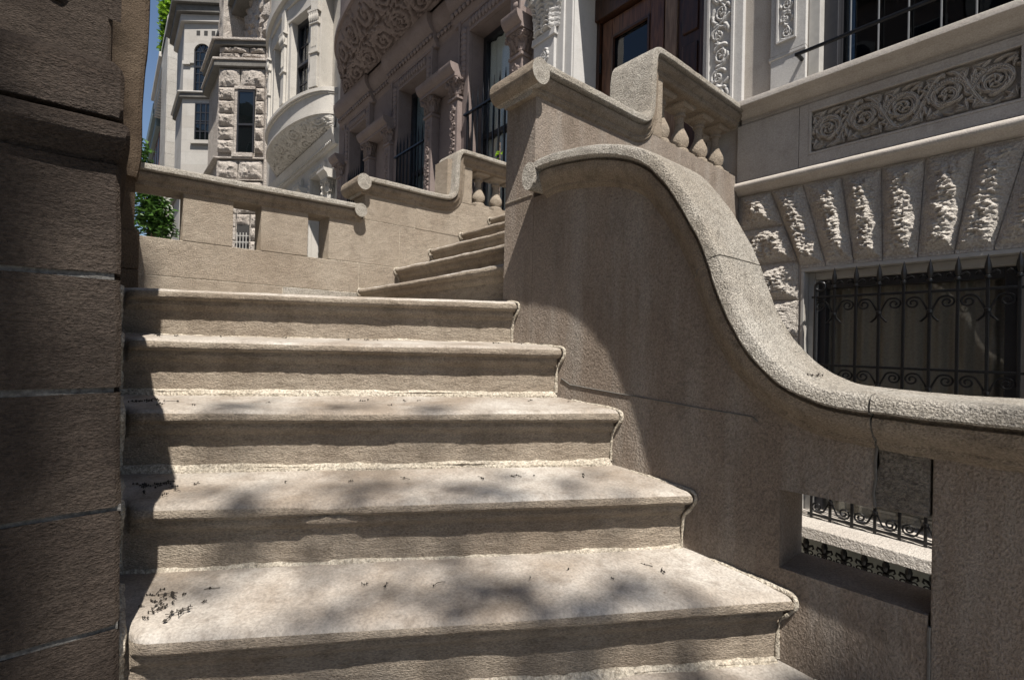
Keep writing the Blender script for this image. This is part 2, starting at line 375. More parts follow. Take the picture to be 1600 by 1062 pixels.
# ------------------------------------------------------------------ lower staircase
D = Vector((.5131, .8583, 0)); C = Vector((-.8583, .5131, 0))
PROF = [(.285,.012),(.24,.012),(.19,.009),(.14,.007),(.10,.005),(.065,.003),(.035,.0015),(.018,-.0005),(.009,-.004),(.004,-.009),(.001,-.015),(0,-.021),(.002,-.028),(.006,-.033),(.012,-.037),
        (.022,-.039),(.024,-.044),(.023,-.053),(.028,-.062),(.036,-.07),(.044,-.076),(.046,-.082),(.046,-.10),(.047,-.12),(.047,-.14),(.048,-.16),(.048,-.18),(.048,-.205)]
def step_mesh(place, L0, L1, endL, endR, seed, chip=None, nseg=110):
    """place(along, c, z); L0..L1 the span, endL/endR where the nosing rounds off"""
    mb = MB(); ss = sorted(set([i/nseg for i in range(nseg+1)]+[(endR-L0-.02+.002*i)/(L1-L0) for i in range(11)]+[(endL-L0+.0045*i)/(L1-L0) for i in range(11)]))
    ss = [s for s in ss if 0 <= s <= 1]
    n = len(ss)-1; m = len(PROF)-1
    def fn(a, b):
        s = ss[round(a*n)]; j = round(b*m); c, z = PROF[j]; al = L0+(L1-L0)*s
        e = min((endR-al)/.016, (al-endL)/.03, 1); e = max(e, 0); k = 1-math.sqrt(1-(1-e)**2)
        if c < .05: c = c+(.0475-c)*k
        if z > -.075 and c < .06: z = z-.012*k*(1 if c < .05 else .3)
        q = fbm(al, seed*2.3, z*1.5+c, 7, 3)*.0042+fbm(al, seed, c+z, 40, 2)*.0016-.006*max(0, fbm(al, seed*4.1, 3, 18, 2)-.55)
        wear = -.004*math.exp(-((al-(L0+L1)/2)/.35)**2) if z > -.01 and c < .2 else 0
        if 5 < j < 20: c -= q*.9
        elif j >= 20: c -= q*.7+fbm(al*.35, seed, z*3, 30, 2)*.0016
        z2 = z+(q*.5 if j < 12 else 0)+wear
        if chip and chip[0] < al < chip[1] and 4 < j < 16:
            t = math.sin(math.pi*(al-chip[0])/(chip[1]-chip[0]))**.6
            dd = t*(.017+.012*fbm(al, 1, 2, 60, 2))
            c += dd*max(0, 1-abs(j-10)/9); z2 -= dd*.75*max(0, 1-abs(j-8)/5)
        return place(al, c, z2)
    mb.grid(fn, n, m); return mb
def two_tone(o):
    me = o.data; me.materials.append(M['riser'])
    up = [p.normal.z for p in me.polygons if abs(p.normal.z) > .95]
    if sum(up) < 0: me.flip_normals()
    m = len(PROF)-1; ok = len(me.polygons) % m == 0
    for i, p in enumerate(me.polygons):
        if (i % m >= 9) if ok else (p.normal.z < .55): p.material_index = 1
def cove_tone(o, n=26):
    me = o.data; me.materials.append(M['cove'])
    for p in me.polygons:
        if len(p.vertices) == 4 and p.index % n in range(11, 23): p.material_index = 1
def fillet(path, rad, seed, n=7, sq=None):
    P = smooth_path(path, .008); mb = MB()
    rs = [max(.002, rad*(.85+.5*fbm(*p, 9, 2)+.35*nz(*p, 60))) for p in P]
    mb.tube([tuple(p) for p in P], rs, n); return mb
lower = thing('stone_staircase', 'lower flight of broad worn tan steps climbing left beside the curved wing wall', 'staircase', (0, .6, GZ))
ZB = {1:.1298, 2:-.049, 3:-.2462, 4:-.4416, 5:-.6238, 6:-.812, 7:-1.0, 8:-1.19, 9:-1.38}
CK = {k: (5.40+(5-k)*1.177)*.19 for k in ZB}
YL, YR = -.02, 1.284
def lowplace(k):
    c0, T = CK[k], ZB[k]+.038
    def pl(al, c, z):
        ca = c0+c; t = (al-ca*C.y)/D.y; p = C*ca+D*t
        return (p.x, p.y, T+z)
    return pl
def ped(k, c, y, dz):  # point on step k
    return lowplace(k)(y, c, dz)
for k in range(1, 10):
    pl = lowplace(k)
    st = step_mesh(pl, YL, YR, .044, 1.272, k, chip=(.37, .50) if k == 4 else None).build('step', M['tread'], lower, smooth=50)
    rb = -.19+.012 if k < 9 else -.21
    two_tone(st)
    g = MB()
    nP = 90
    def ff(a, b, k=k, rb=rb):
        y = .03+(1.27-.03)*a; h = (.013+.007*fbm(y, k, 0, 5, 3)+.004*nz(y,k,3,40)); dpt = .012+.009*fbm(y, k, 5, 4, 3)+.004*nz(y,k,9,45)
        q = [(.056, rb+h+.004), (.047, rb+h), (.040, rb+h*.55), (.047-dpt*.6, rb+h*.28), (.047-dpt, rb+.001), (.047-dpt, rb-.012)][round(b*5)]
        z = q[1]+.002*nz(y, k, b, 50); 
        return lowplace(k)(y, q[0]-.001*nz(y*3, k, b, 40), z)
    g.grid(ff, nP, 5)
    for ye, rad in ((1.2755, .0075), (.030, .012)):
        pa = [ped(k, .20, ye, .007), ped(k, .12, ye, .004), ped(k, .05, ye, .0), ped(k, .018, ye, -.005), ped(k, .012, ye, -.02), ped(k, .016, ye, -.036), ped(k, .027, ye, -.055), ped(k, .042, ye, -.078), ped(k, .046, ye, -.12), ped(k, .046, ye, rb+.01)]
        gg = fillet(pa, rad, k); g.add(gg.v, gg.f)
    g.build('mortar_joint', M['mortar'], st, smooth=60)
# landing slab behind the top nosing
T1 = ZB[1]+.038
a = ped(1, .20, -.02, 0); b_ = ped(1, .20, 1.284, 0)
MB().prism([(a[0], a[1]), (b_[0], b_[1]), (-1.62, 1.4), (-3.24, 1.4), (-3.24, -.02)], 'z', -.05, T1+.009).build('landing_slab', M['tread'], lower)
MB().prism([(-.2, GZ), (-.6, -1.4), (-1.3, -.95), (-1.9, -.5), (-2.5, -.05), (-3.2, -.05), (-3.2, GZ)], 'y', .05, 1.26).build('core', M['wall'], lower)

# ------------------------------------------------------------------ upper staircase
upper = thing('stone_staircase', 'short upper flight of tan steps turning right to the front door', 'staircase', (-2.4, 1.4, T1))
UP = [(1.305, .346), (1.575, .522), (1.855, .698), (2.13, .868), (2.41, 1.04), (2.69, 1.2)]
for i, (yk, zt) in enumerate(UP):
    st = step_mesh(lambda al, c, z, yk=yk, zt=zt: (al, yk+c, zt+z*(.88 if z < -.08 else 1)), -3.255, -1.57, -3.235, -1.6, 20+i).build('step', M['tread'], upper, smooth=50)
    two_tone(st)
    for xe, sg in ((-3.245, 1), (-1.585, -1)):
        gg = fillet([(xe, yk+.2, zt+.006), (xe, yk+.05, zt+.004), (xe+.004*sg, yk+.008, zt-.004), (xe, yk+.01, zt-.035), (xe, yk+.045, zt-.08), (xe, yk+.046, zt-.16)], .008, i); gg.build('mortar_joint', M['mortar'], st, smooth=60)
MB().prism([(1.36, .1), (1.36, .27), (1.65, .27), (1.65, .45), (1.93, .45), (1.93, .62), (2.2, .62), (2.2, .8), (2.48, .8), (2.48, .97), (2.76, .97), (2.76, 1.2), (3.0, 1.2), (3.0, .1)], 'x', -3.2, -1.6).build('core', M['wall'], upper)

# ------------------------------------------------------------------ wing wall
wing = thing('wing_wall', 'brown wing wall with sweeping S-curved coping beside the lower steps', 'wall', (-.5, 1.35, GZ))
pts = [(-1.37,.675),(-1.30,.688),(-1.178,.680),(-1.033,.655),(-.905,.612),(-.827,.566),(-.783,.522),(-.72,.439),(-.655,.327),(-.619,.248),(-.594,.173),(-.564,.101),(-.52,.026),(-.458,-.04),(-.386,-.077),(-.323,-.086),(-.283,-.088),(-.198,-.09),(0,-.09),(.35,-.09),(.62,-.09)]
WP = smooth_path(pts, .014)
YF, YW, YBK = 1.2, 1.28, 1.455
def cprof(f0, w0, bk, th=.125):
    s = 1 if bk > f0 else -1; o = abs(w0-f0)
    F = lambda d: f0+s*d
    return [(bk-s*.0, -.02), (bk-s*.004,-.006), (bk-s*.012, 0), (F(.08), .0), (F(.03),-.001), (F(.014),-.002), (F(.005),-.006), (F(.001),-.013), (F(0),-.02), (F(.001),-.034), (F(.007),-.039), (F(.028),-.0405),
            (F(.030),-.047), (F(.019),-.050), (F(.019),-.062), (F(.028),-.076), (F(.042),-.089), (F(o*.72),-.098), (F(o*.78),-.101), (F(o*.80),-.11), (F(o*.92),-.116), (F(o+.004),-th), (F(o+.03),-th), (bk-s*.05,-th), (bk-s*.03,-.06), (bk,-.05)]
WPROF = cprof(YF, YW, YBK)
plw = lambda p, a, q: (p, a, q)
def seg(path, x0, x1, j):
    idx = [i for i in range(len(path)) if x0 <= path[i][j] <= x1]; return path[idx[0]:idx[-1]+1]
i1 = int(np.argmin(np.abs(WP[:,0]+.617)+np.abs(WP[:,1]-.24))); i2 = int(np.argmin(np.abs(WP[:,0]+.297)))
for k, (a, b_) in enumerate(((0, i1), (i1, i2), (i2, len(WP)-1))):
    sub = WP[a:b_+1].copy()
    if k: 
        t = sub[1]-sub[0]; sub[0] = sub[0]+t/np.linalg.norm(t)*.004
    mb = MB(); coping(mb, sub, WPROF, plw, .0016)
    if k == 0:   # rolled end of the scroll
        cx, cz = -1.362, .628
        lob = [(cx+.036*math.cos(t)*(1 if math.sin(t) < 0 else 1), cz+.052*math.sin(t)) for t in np.linspace(0, 2*math.pi, 26)[:-1]]
        mb.prism(lob, 'y', YF-.003, YBK-.01)
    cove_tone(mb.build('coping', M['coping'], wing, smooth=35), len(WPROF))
for ii in (i1, i2):   # joints between the coping stones
    p0, t = WP[ii], WP[ii+1]-WP[ii-1]; t = t/np.linalg.norm(t)
    n_ = np.array([-t[1], t[0]]); mb = MB()
    mb.rings([[(p0[0]+t[0]*o+n_[0]*(h-.0035), a_+.004*(1 if a_ < 1.3 else -1), p0[1]+t[1]*o+n_[1]*(h-.0035)) for a_, h in WPROF] for o in (-.001, .005)])
    mb.build('coping_joint', M['joint'] if ii == i2 else M['darktrim'], wing)
INN = []
for i in range(len(WP)):
    t = WP[min(i+1,len(WP)-1)]-WP[max(i-1,0)]; t = t/np.linalg.norm(t); n_ = np.array([-t[1], t[0]]); INN.append(WP[i]-n_*.1)
INN = np.array(INN)
def under(x0, x1):
    q = [tuple(p) for p in INN if x0 < p[0] < x1]
    z = lambda x: float(np.interp(x, INN[:,0], INN[:,1])); return [(x0, z(x0))]+q+[(x1, z(x1))]
OX0, OX1 = -.488, -.2065
mb = MB()
mb.prism(under(-1.418, OX0)+[(OX0, GZ-.4), (-1.418, GZ-.4)], 'y', YW, YBK-.03)
top = under(OX0, -.297)
mb.prism(top+[(-.297, -.338), (OX0, -.345)], 'y', YW, YBK-.03)
mb.prism([(OX0, -.536), (OX1, -.529), (OX1, GZ-.4), (OX0, GZ-.4)], 'y', YW, YBK-.03)
wb = mb.build('wall_body', M['wall'], wing)
MB().prism(under(-.294, OX1)+[(OX1, -.334), (-.300, -.338), (-.2965, -.27), (-.291, -.24)], 'y', YW+.0015, YBK-.03).build('corner_stone', M['stained'], wing, bevel=.003, label='dark stained square stone above the opening')
MB().prism([(-.2025, -.204), (.58, -.204), (.58, GZ-.4), (-.2025, GZ-.4)], 'y', YW+.002, YBK-.03).build('end_block', M['wall'], wing, bevel=.003)
# open joints and the crack
mb = MB(); mb.tube([(x, YW-.0006, z+.004*nz(x,2,z,9)) for x, z in [(-1.245+.0,-.125)]+[(-1.2+i*.04, -.145-.002*i) for i in range(17)]+[(-.545,-.187)]], .0022, 5)
mb.build('bed_joint', M['darktrim'], wing)
mb = MB(); mb.tube([(-.2965+.006*nz(z,1,1,18), YW-.0005, z) for z in np.linspace(-.2, -.335, 14)], .003, 5)
mb.tube([(-.2035+.004*nz(z,4,1,18), YW-.001, z) for z in np.linspace(-.55, -.9, 24)], .003, 5)
mb.build('crack', M['darktrim'], wing)

# ------------------------------------------------------------------ right stair parapet (pier, scroll coping, balustrade)
def baluster(parent, x, y, z0, z1, r, mat):
    h = z1-z0; P = [(0,1.25),(.10,1.25),(.101,1.0),(.14,1.02),(.17,.92),(.18,.72),(.2,.74),(.25,.92),(.32,1.0),(.38,.97),(.46,.78),(.54,.56),(.62,.44),(.72,.42),(.78,.46),(.785,.62),(.81,.64),(.83,.6),(.84,.5),(.88,.62),(.92,.9)]
    mb = MB(); mb.sqlathe(x, y, [(z0, r*1.12), (z0+h*.09, r*1.12)])
    mb.lathe(x, y, [(z0+h*a, r*b*.95) for a, b in P[2:]], 22)
    mb.sqlathe(x, y, [(z0+h*.91, r*.95), (z0+h*.95, r*1.15), (z0+h+.01, r*1.15)])
    return mb.build('baluster', mat, parent, smooth=40)
par = thing('stair_parapet', 'tall tan parapet with scrolled coping and balusters right of the upper steps', 'parapet', (-1.5, 2.1, T1))
XW, XFc, XB = -1.42, -1.365, -1.635
PP = smooth_path([(1.24,1.094),(1.30,1.098),(1.5,1.098),(1.7,1.098),(1.88,1.098),(1.93,1.103),(1.962,1.122),(1.975,1.155),(1.98,1.21),(1.982,1.30),(1.986,1.38),(2.0,1.435),(2.03,1.466),(2.08,1.477),(2.2,1.478),(2.5,1.477),(2.75,1.476),(2.945,1.476)], .012)
PPROF = cprof(XFc, XW, XB, .12)
mb = MB(); coping(mb, PP, PPROF, lambda p, a, q: (a, p, q), .0014)
mb.prism([(1.252+.045*math.cos(t), 1.046+.05*math.sin(t)) for t in np.linspace(0, 2*math.pi, 28)[:-1]], 'x', XFc+.003, XB+.004)
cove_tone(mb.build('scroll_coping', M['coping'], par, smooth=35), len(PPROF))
MB().prism([(1.2805, GZ), (1.2805, 1.0), (1.9, .995), (2.02, 1.02), (2.07, 1.06), (3.0, 1.06), (3.0, GZ)], 'x', XW, -1.6).build('wall_body', M['wall'], par)
MB().prism([(2.075,1.06),(2.075,1.36),(2.09,1.385),(2.125,1.4),(2.15,1.4),(2.15,1.06)], 'x', XW+.0015, -1.6).build('newel', M['brownstone'], par, bevel=.004)
MB().prism([(1.99,1.02),(1.99,1.38),(2.074,1.40),(2.074,1.02)], 'x', XW-.02, -1.58).build('back_post', M['brownstone'], par)
for y in (2.265, 2.46, 2.665, 2.86): baluster(par, -1.51, y, 1.06, 1.36, .055, M['brownstone'])
MB().tube([(-1.598,1.2803,.588),(-1.43,1.2803,.592)],.003,5).build('bed_joint', M['mortar'], par)

# ------------------------------------------------------------------ left parapet and landing balustrade
XL, XLF, XLB = -3.25, -3.19, -3.5
lp = thing('stair_parapet', 'far parapet with scrolled coping and balusters left of the upper steps', 'parapet', (-3.35, 2, T1))
LP = smooth_path([(1.30,1.122),(1.36,1.128),(1.6,1.13),(1.85,1.13),(1.98,1.135),(2.03,1.155),(2.05,1.2),(2.055,1.3),(2.06,1.42),(2.075,1.48),(2.105,1.518),(2.16,1.53),(2.4,1.532),(2.7,1.535),(2.945,1.535)], .015)
mb = MB(); coping(mb, LP, cprof(XLF, XL, XLB, .12), lambda p, a, q: (a, p, q), .0014)
mb.prism([(1.318+.05*math.cos(t), 1.078+.055*math.sin(t)) for t in np.linspace(0, 2*math.pi, 26)[:-1]], 'x', XLF+.003, XLB+.004)
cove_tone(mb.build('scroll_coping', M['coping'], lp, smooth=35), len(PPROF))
def courses(parent, polys):
    for j, (poly) in enumerate(polys):
        MB().prism(poly, 'x', XL+.0015*(j % 2), XL-.2).build('stone_course', M['brownstone'], parent, bevel=.003)
courses(lp, [[(1.352,.838),(1.352,1.02),(1.74,1.02),(1.74,.838)], [(1.743,.838),(1.743,1.02),(2.0,1.02),(2.1,1.115),(2.95,1.115),(2.95,.838)],
             [(1.109,.53),(1.109,.835),(1.62,.835),(1.62,.53)], [(1.623,.53),(1.623,.835),(1.95,.835),(1.95,.53)], [(1.953,.53),(1.953,.835),(2.95,.835),(2.95,.53)], [(1.323,T1-.2),(1.323,.5265),(2.95,.5265),(2.95,T1-.2)]])
MB().box(XL-.0022, XL-.19, 1.12, 2.95, T1-.2, .834).box(XL-.0022, XL-.19, 1.36, 2.95, .8341, 1.0).build('core', M['mortar'], lp)
MB().prism([(2.11,1.117),(2.11,1.44),(2.16,1.455),(2.25,1.455),(2.25,1.117)], 'x', XL+.001, XL-.19).build('newel', M['brownstone'], lp, bevel=.004)
MB().prism([(2.02,1.08),(2.02,1.44),(2.108,1.45),(2.108,1.08)], 'x', XL-.012, XL-.2).build('back_post', M['brownstone'], lp)
for y in (2.375, 2.56, 2.745): baluster(lp, XL-.09, y, 1.117, 1.42, .062, M['brownstone'])
lb = thing('landing_balustrade', 'low tan balustrade with heavy rounded rail and square openings across the landing', 'balustrade', (-3.35, .7, T1))
RP = smooth_path([(.02,.905),(.3,.908),(.7,.914),(1.0,.92),(1.318,.924)], .02)
mb = MB(); coping(mb, RP, cprof(XLF, XL, XLB, .11), lambda p, a, q: (a, p, q), .0014)
mb.prism([(1.30+.043*math.cos(t), .879+.046*math.sin(t)) for t in np.linspace(0, 2*math.pi, 26)[:-1]], 'x', XLF+.003, XLB+.004)
cove_tone(mb.build('rail', M['coping'], lb, smooth=35), len(PPROF))
for y0, y1 in ((.304, .55), (.70, .975)):
    MB().box(XL, XL-.17, y0, y1, .528, .83).build('baluster_slab', M['brownstone'], lb, bevel=.004)
MB().box(XL-.001, XL-.2, .05, 1.32, .3225, .525).build('wall_course', M['brownstone'], lb, bevel=.003)
MB().box(XL-.0035, XL-.19, .05, 1.31, T1-.15, .5265).build('joint_mortar', M['mortar'], lb)
MB().box(XL, XL-.2, .05, .83, T1-.15, .3185).build('base_course', M['brownstone'], lb, bevel=.003)
MB().box(XL+.001, XL-.2, .834, 1.32, T1-.15, .3185).build('base_course', M['coping'], lb, bevel=.003)

# corner column at the head of the landing
colm = thing('stone_column', 'tall rough brown column rising behind the gate pier at landing corner', 'column', (-3.2, 0, T1))
MB().box(-3.14, -3.46, -.25, .112, T1-.2, .33).box(-3.145, -3.45, -.25, .112, .333, .53).build('plinth', M['column'], colm, bevel=.006)
MB().prism([(-.22,.53),(.105,.53),(.09,.56),(.09,.8),(.105,.83),(-.22,.83)], 'x', -3.16, -3.44).build('pedestal', M['column'], colm, bevel=.004)
rr = []
for i in range(60):
    z = .8+i*.05; g = .095+.012*min(1, max(0,(z-.8)/.1))+.05*(z-.85)/2.0+.006*math.sin(z*9)*.5
    yy = g+.006*fbm(z, 1, 1, 4, 2)
    rr.append([(-3.12, yy-.02, z), (-3.13, yy-.004, z), (-3.15, yy, z), (-3.22, yy+.002, z), (-3.24, yy-.015, z), (-3.45, yy-.015, z), (-3.45, -.25, z), (-3.12, -.25, z)])
MB().rings(rr).build('shaft', M['column'], colm, smooth=30)

# ------------------------------------------------------------------ gate pier (near left) and the hidden cheek wall
pier = thing('gate_pier', 'large dark rough stone gate pier filling the left edge beside the steps', 'pier', (-1.15, -.4, GZ))
XP = -1.15; PK = 1.21
def pier_block(z0, z1, yc0, yc1, xo=0, name='stone_block', mt='pier', rough=(.03,.0022,10)):
    mb = MB()
    v = []; z0, z1, yc0, yc1 = (z0*PK if z0 > -1.5 else z0), z1*PK, yc0*PK, yc1*PK
    for z, yc in ((z0, yc0), (z1, yc1)):
        v.append([(XP+xo, -.85, z), (XP+xo, yc-.006, z), (XP+xo-.012, yc+.002, z), (-2.3, yc+.002, z), (-2.3, -.85, z)])
    mb.rings(v); return mb.build(name, M[mt], pier, smooth=40, rough=rough, bevel=None)
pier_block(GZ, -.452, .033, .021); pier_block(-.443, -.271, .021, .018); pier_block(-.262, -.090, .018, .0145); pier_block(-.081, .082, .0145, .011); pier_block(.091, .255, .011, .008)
for z in (-.4475, -.2665, -.0855, .0865):
    mb = MB().box(XP-.005, -2.29, -.84, (.0095+.012*(z < -.2)+.004*(z<0))*PK-.0055, z*PK-.006, z*PK+.006); mb.build('joint_mortar', M['joint'], pier, rough=(.03, .002, 30))
def mould(z0, prof, yc, name):
    mb = MB(); rr = []; z0 *= PK; yc *= PK
    for o, h in [(a*PK, q*PK) for a, q in prof]: rr.append([(XP+o, -.85, z0+h), (XP+o, yc+o*.4-.004, z0+h), (XP+o-.01, yc+o*.4+.002, z0+h), (-2.3, yc+o*.4+.002, z0+h), (-2.3, -.85, z0+h)])
    mb.rings(rr); return mb.build(name, M['pier'], pier, smooth=45, rough=(.03, .0018, 12))
mould(.256, [(-.006,0),(-.004,.006),(.006,.012),(.010,.018),(.018,.024),(.026,.032),(.029,.042),(.026,.052),(.018,.058),(-.004,.060),(-.004,.066)], .006, 'base_moulding')
mould(.3225, [(.010,0),(.012,.003),(.012,.066),(.004,.080),(-.012,.092)], .004, 'plinth_cap')
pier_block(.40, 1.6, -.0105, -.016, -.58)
mould(1.6, [(-.48,0),(-.45,.02),(-.43,.06),(-.43,.12),(-.48,.14),(-.5,.4)], .03, 'cap')
e = rosette(.11, .09, .085, 7, .3)+[spiral(.11, .09, .1, 1.1, 1, 1, .012)]
mb = MB(); panel_relief(mb, lambda a, b, d: (XP-.5815+d, -.30+a*1.4, .86+b*1.4), .22, .18, 70, 58, e, .012); mb.build('carved_boss', M['pier'], pier, smooth=60)
MB().prism([(-2.31,.5),(-2.4,.3),(-3.1,.22),(-3.1,GZ),(-2.31,GZ)], 'y', -.25, -.022).build('cheek_wall', M['wall'], None, bevel=.01)
tag(bpy.data.objects['cheek_wall'], 'low left cheek wall of the stoop hidden behind the gate pier', 'wall')

# ------------------------------------------------------------------ limestone house (right)
house = thing('limestone_house', 'limestone townhouse on the right with carved scroll panel and mahogany front door', 'townhouse', (-1.2, 3.2, GZ))
HX0, HX1 = -3.385, 2.2
WX0, WX1 = -1.042, -.165      # basement window
mb = MB()
mb.box(WX1+.019, HX1, 3.012, 3.7, -2.05, .4605)                   # right of basement window
mb.box(-1.6, -1.06, 3.012, 3.7, -2.05, .95)
mb.box(-1.06, HX1, 3.012, 3.7, .462, .95)
mb.box(-1.06, WX1+.13, 3.012, 3.7, -1.09, -.9)
mb.box(HX0, -1.6, 3.02, 3.9, -2.05, 1.2)
mb.box(-1.6, HX1, 3.0, 3.7, .951, 1.38)                        # panel band
mb.box(-1.05, HX1, 3.4, 3.7, 1.38, 1.5)
mb.box(-1.405, -1.045, 3.0, 3.7, 1.38, 6.5)
mb.box(.55, HX1, 3.0, 3.7, 1.5, 6.5); mb.box(-1.045, .55, 3.0, 3.7, 3.6, 6.5)
mb.build('wall', M['limestone'], house)
mb = MB(); mb.box(HX0, -2.9, 3.04, 3.9, 1.2, 6.5); mb.box(-1.66, -1.405, 3.04, 3.9, 1.2, 6.5); mb.box(-2.9, -1.66, 3.04, 3.9, 3.25, 6.5)
mb.build('doorway_wall', M['doorstone'], house)
# sill course
SP = [(3.05,1.49),(2.895,1.487),(2.882,1.483),(2.88,1.478),(2.88,1.452),(2.886,1.448),(2.905,1.446),(2.912,1.444),(2.932,1.440),(2.940,1.430),(2.962,1.412),(2.983,1.405),(2.984,1.398),(2.979,1.392),(2.982,1.382),(2.992,1.373),(3.05,1.37)]
MB().prism(SP, 'x', -1.40, HX1).prism(SP, 'x', -1.7, -1.43).build('sill_course', M['limestone'], house, smooth=35, label='tooled sill moulding below the upper window')
BP = [(3.05,1.02),(2.965,1.017),(2.948,1.012),(2.938,1.002),(2.935,.99),(2.938,.978),(2.946,.970),(2.960,.966),(2.965,.962),(2.975,.95),(3.0,.942),(3.05,.94)]
mb = MB(); n = 160
mb.grid(lambda a, b: (-1.424+(HX1+1.424)*a, BP[round(b*11)][0]+.0012*fbm((HX1+1.4)*a*.4, b*2, 1, 40, 2), BP[round(b*11)][1]+.001*fbm((HX1+1.4)*a*.4, b*2, 4, 40, 2)), n, 11)
mb.build('belt_course', M['limestone'], house, smooth=50, label='rounded belt course above the split stone arch')
# carved frieze
FX0, FX1, FZ0, FZ1 = -1.01, -.205, 1.095, 1.322
fw, fh = FX1-FX0, FZ1-FZ0
els = [(p, np.asarray(wd)*.82) for p, wd in scrollwork(fw, fh, 3, .72)]
mb = MB(); panel_relief(mb, lambda a, b, d: (FX0+a, 3.001+.002-d, FZ0+b), fw, fh, 520, 150, els, .032)
mb.build('carved_panel', M['limestone'], house, smooth=60, label='long panel of carved intertwined scrolls and leaves')
mb = MB()
t = .012
for (x0,x1,z0,z1) in ((FX0-t,FX1+t,FZ1,FZ1+t),(FX0-t,FX1+t,FZ0-t,FZ0),(FX0-t,FX0,FZ0+.0001,FZ1-.0001),(FX1,FX1+t,FZ0+.0001,FZ1-.0001)): mb.box(x0,x1,2.966,3.0005,z0,z1)
zb_, zt_ = 1.022, 1.37
mb.box(FX0-.06,FX0-t-.0003,2.968,3.0005,zb_,zt_).box(FX1+t+.0003,HX1,2.968,3.0005,zb_,zt_).box(FX0-t,FX1+t,2.968,3.0005,FZ1+t+.0003,zt_).box(FX0-t,FX1+t,2.968,3.0005,zb_,FZ0-t-.0003)
mb.box(-1.42,FX0-.0625,2.968,3.0005,zb_,zt_)
mb.build('panel_frame', M['limestone'], house, bevel=.002)
# voussoirs and quoins
VT = [-1.231,-1.059,-.871,-.696,-.523,-.346,-.18,-.01]; VB = [-1.065,-.939,-.809,-.684,-.545,-.412,-.281,-.15]
for i in range(7):
    mb = MB(); g = .002
    rockface(mb, [(VB[i]+g,.475),(VB[i+1]-g,.475),(VT[i+1]-g,.938),(VT[i]+g,.938)], 3.006, .060, i*1.7+2, (34, 84), .14)
    mb.prism([(VB[i]+g,.462),(VB[i+1]-g,.462),(VB[i+1]-g,.475),(VB[i]+g,.475)], 'y', 3.004, 3.1)
    mb.build('voussoir', M['rocklime'], house, smooth=22)
sk_ = lambda z: -1.065-(z-.475)/.463*.166 if z > .475 else -1.065
zs = [.938,.725,.505,.285,.075,-.14,-.36,-.58,-.8,-1.02]
for i in range(len(zs)-1):
    mb = MB(); z1, z0 = zs[i]-.004, zs[i+1]+.004
    if i == 0: z1 = zs[0]
    rockface(mb, [(-1.418,z0),(sk_(z0)-.004,z0),(sk_(z1)-.004,z1),(-1.418,z1)], 3.006, .062, i*2.3+31, (60, 40), .3)
    mb.build('quoin', M['rocklime'], house, smooth=22)
    mb = MB(); rx = lambda z: -1.215-sk_(z)+.004
    rockface(mb, [(rx(z0),z0),(.21,z0),(.21,z1),(rx(z1),z1)], 3.006, .062, i*2.9+77, (40, 28), .3); mb.build('quoin', M['rocklime'], house, smooth=22)
MB().box(-1.418,-1.04,3.0125,3.02,-1.1,.94).build('mortar_bed', M['limestone'], house)
# basement window: chamfered surround, frame, glass, curtain
wn = MB().box(WX0-.018, WX0, 3.004, 3.16, -.91, .44).box(WX1, WX1+.018, 3.004, 3.16, -.91, .44).box(WX0-.018, WX1+.018, 3.0045, 3.16, .44, .4615).build('window', M['paint'], house, bevel=.003, label='barred basement window with pale curtain')
mb = MB()
for x0, x1 in ((WX0,WX0+.035),(WX1-.035,WX1)): mb.box(x0,x1,3.07,3.2,-.9,.4395)
mb.box(WX0+.0352,WX1-.0352,3.07,3.2,.40,.4395); mb.build('frame', M['paint'], wn, bevel=.003)
mb = MB()
for x0, x1 in ((WX0+.036,WX0+.075),(WX1-.09,WX1-.036)): mb.box(x0,x1,3.12,3.18,-.9,.399)
mb.box(WX0+.0752,WX1-.0902,3.12,3.18,.35,.399); mb.build('sash', M['darkframe'], wn, bevel=.003)
MB().box(WX0+.07,WX1-.08,3.165,3.17,-.9,.36).build('pane', M['glass'], wn)
mb = MB(); mb.grid(lambda a, b: (WX0+.06+(WX1-WX0-.13)*a, 3.188+.010*math.sin(a*46+.6*math.sin(b*4))+.005*math.sin(a*101), -.9+1.26*b), 150, 10); mb.build('curtain', M['linen'], wn, smooth=180)
MB().box(WX0-.1,WX1+.2,3.66,3.69,-1,.46).build('interior', M['inside'], wn)
# sill below and the lower opening
MB().box(-1.06,.1,2.78,3.011,-.968,-.908).build('window_sill', M['rocklime'], house, bevel=.004, rough=(.02,.0012,30))
MB().box(-1.075,-1.045,2.99,3.0115,-1.9,-.986).build('lower_jamb', M['paint'], house, bevel=.002)
MB().box(-1.03,.1,3.0,3.011,-1.9,-.99).build('lower_panel', M['greenpanel'], house)
# upper window
uw = MB().box(-1.044,-.985,3.0,3.2,1.5005,3.6).box(.45,.55,3.0,3.2,1.5005,3.6).box(-.9849,.4499,3.0,3.2,3.5,3.6).build('window', M['paint'], house, bevel=.004, label='dark upper window with thin upright bars')
MB().box(-.9845,-.915,3.06,3.2,1.5005,3.6).box(-.9145,.45,3.08,3.2,1.5005,1.54).build('frame', M['darkframe'], uw, bevel=.003)
MB().box(-.92,.45,3.145,3.15,1.53,3.6).build('pane', M['glassblack'], uw)
mb = MB()
for i in range(10): mb.tube([(-.868+.1265*i,3.1,1.5),(-.868+.1265*i,3.1,3.5)], .0042, 6)
mb.build('upright_bar', M['barpaint'], uw)
MB().box(-1.0,.5,3.66,3.69,1.5,3.6).build('interior', M['inside'], uw)
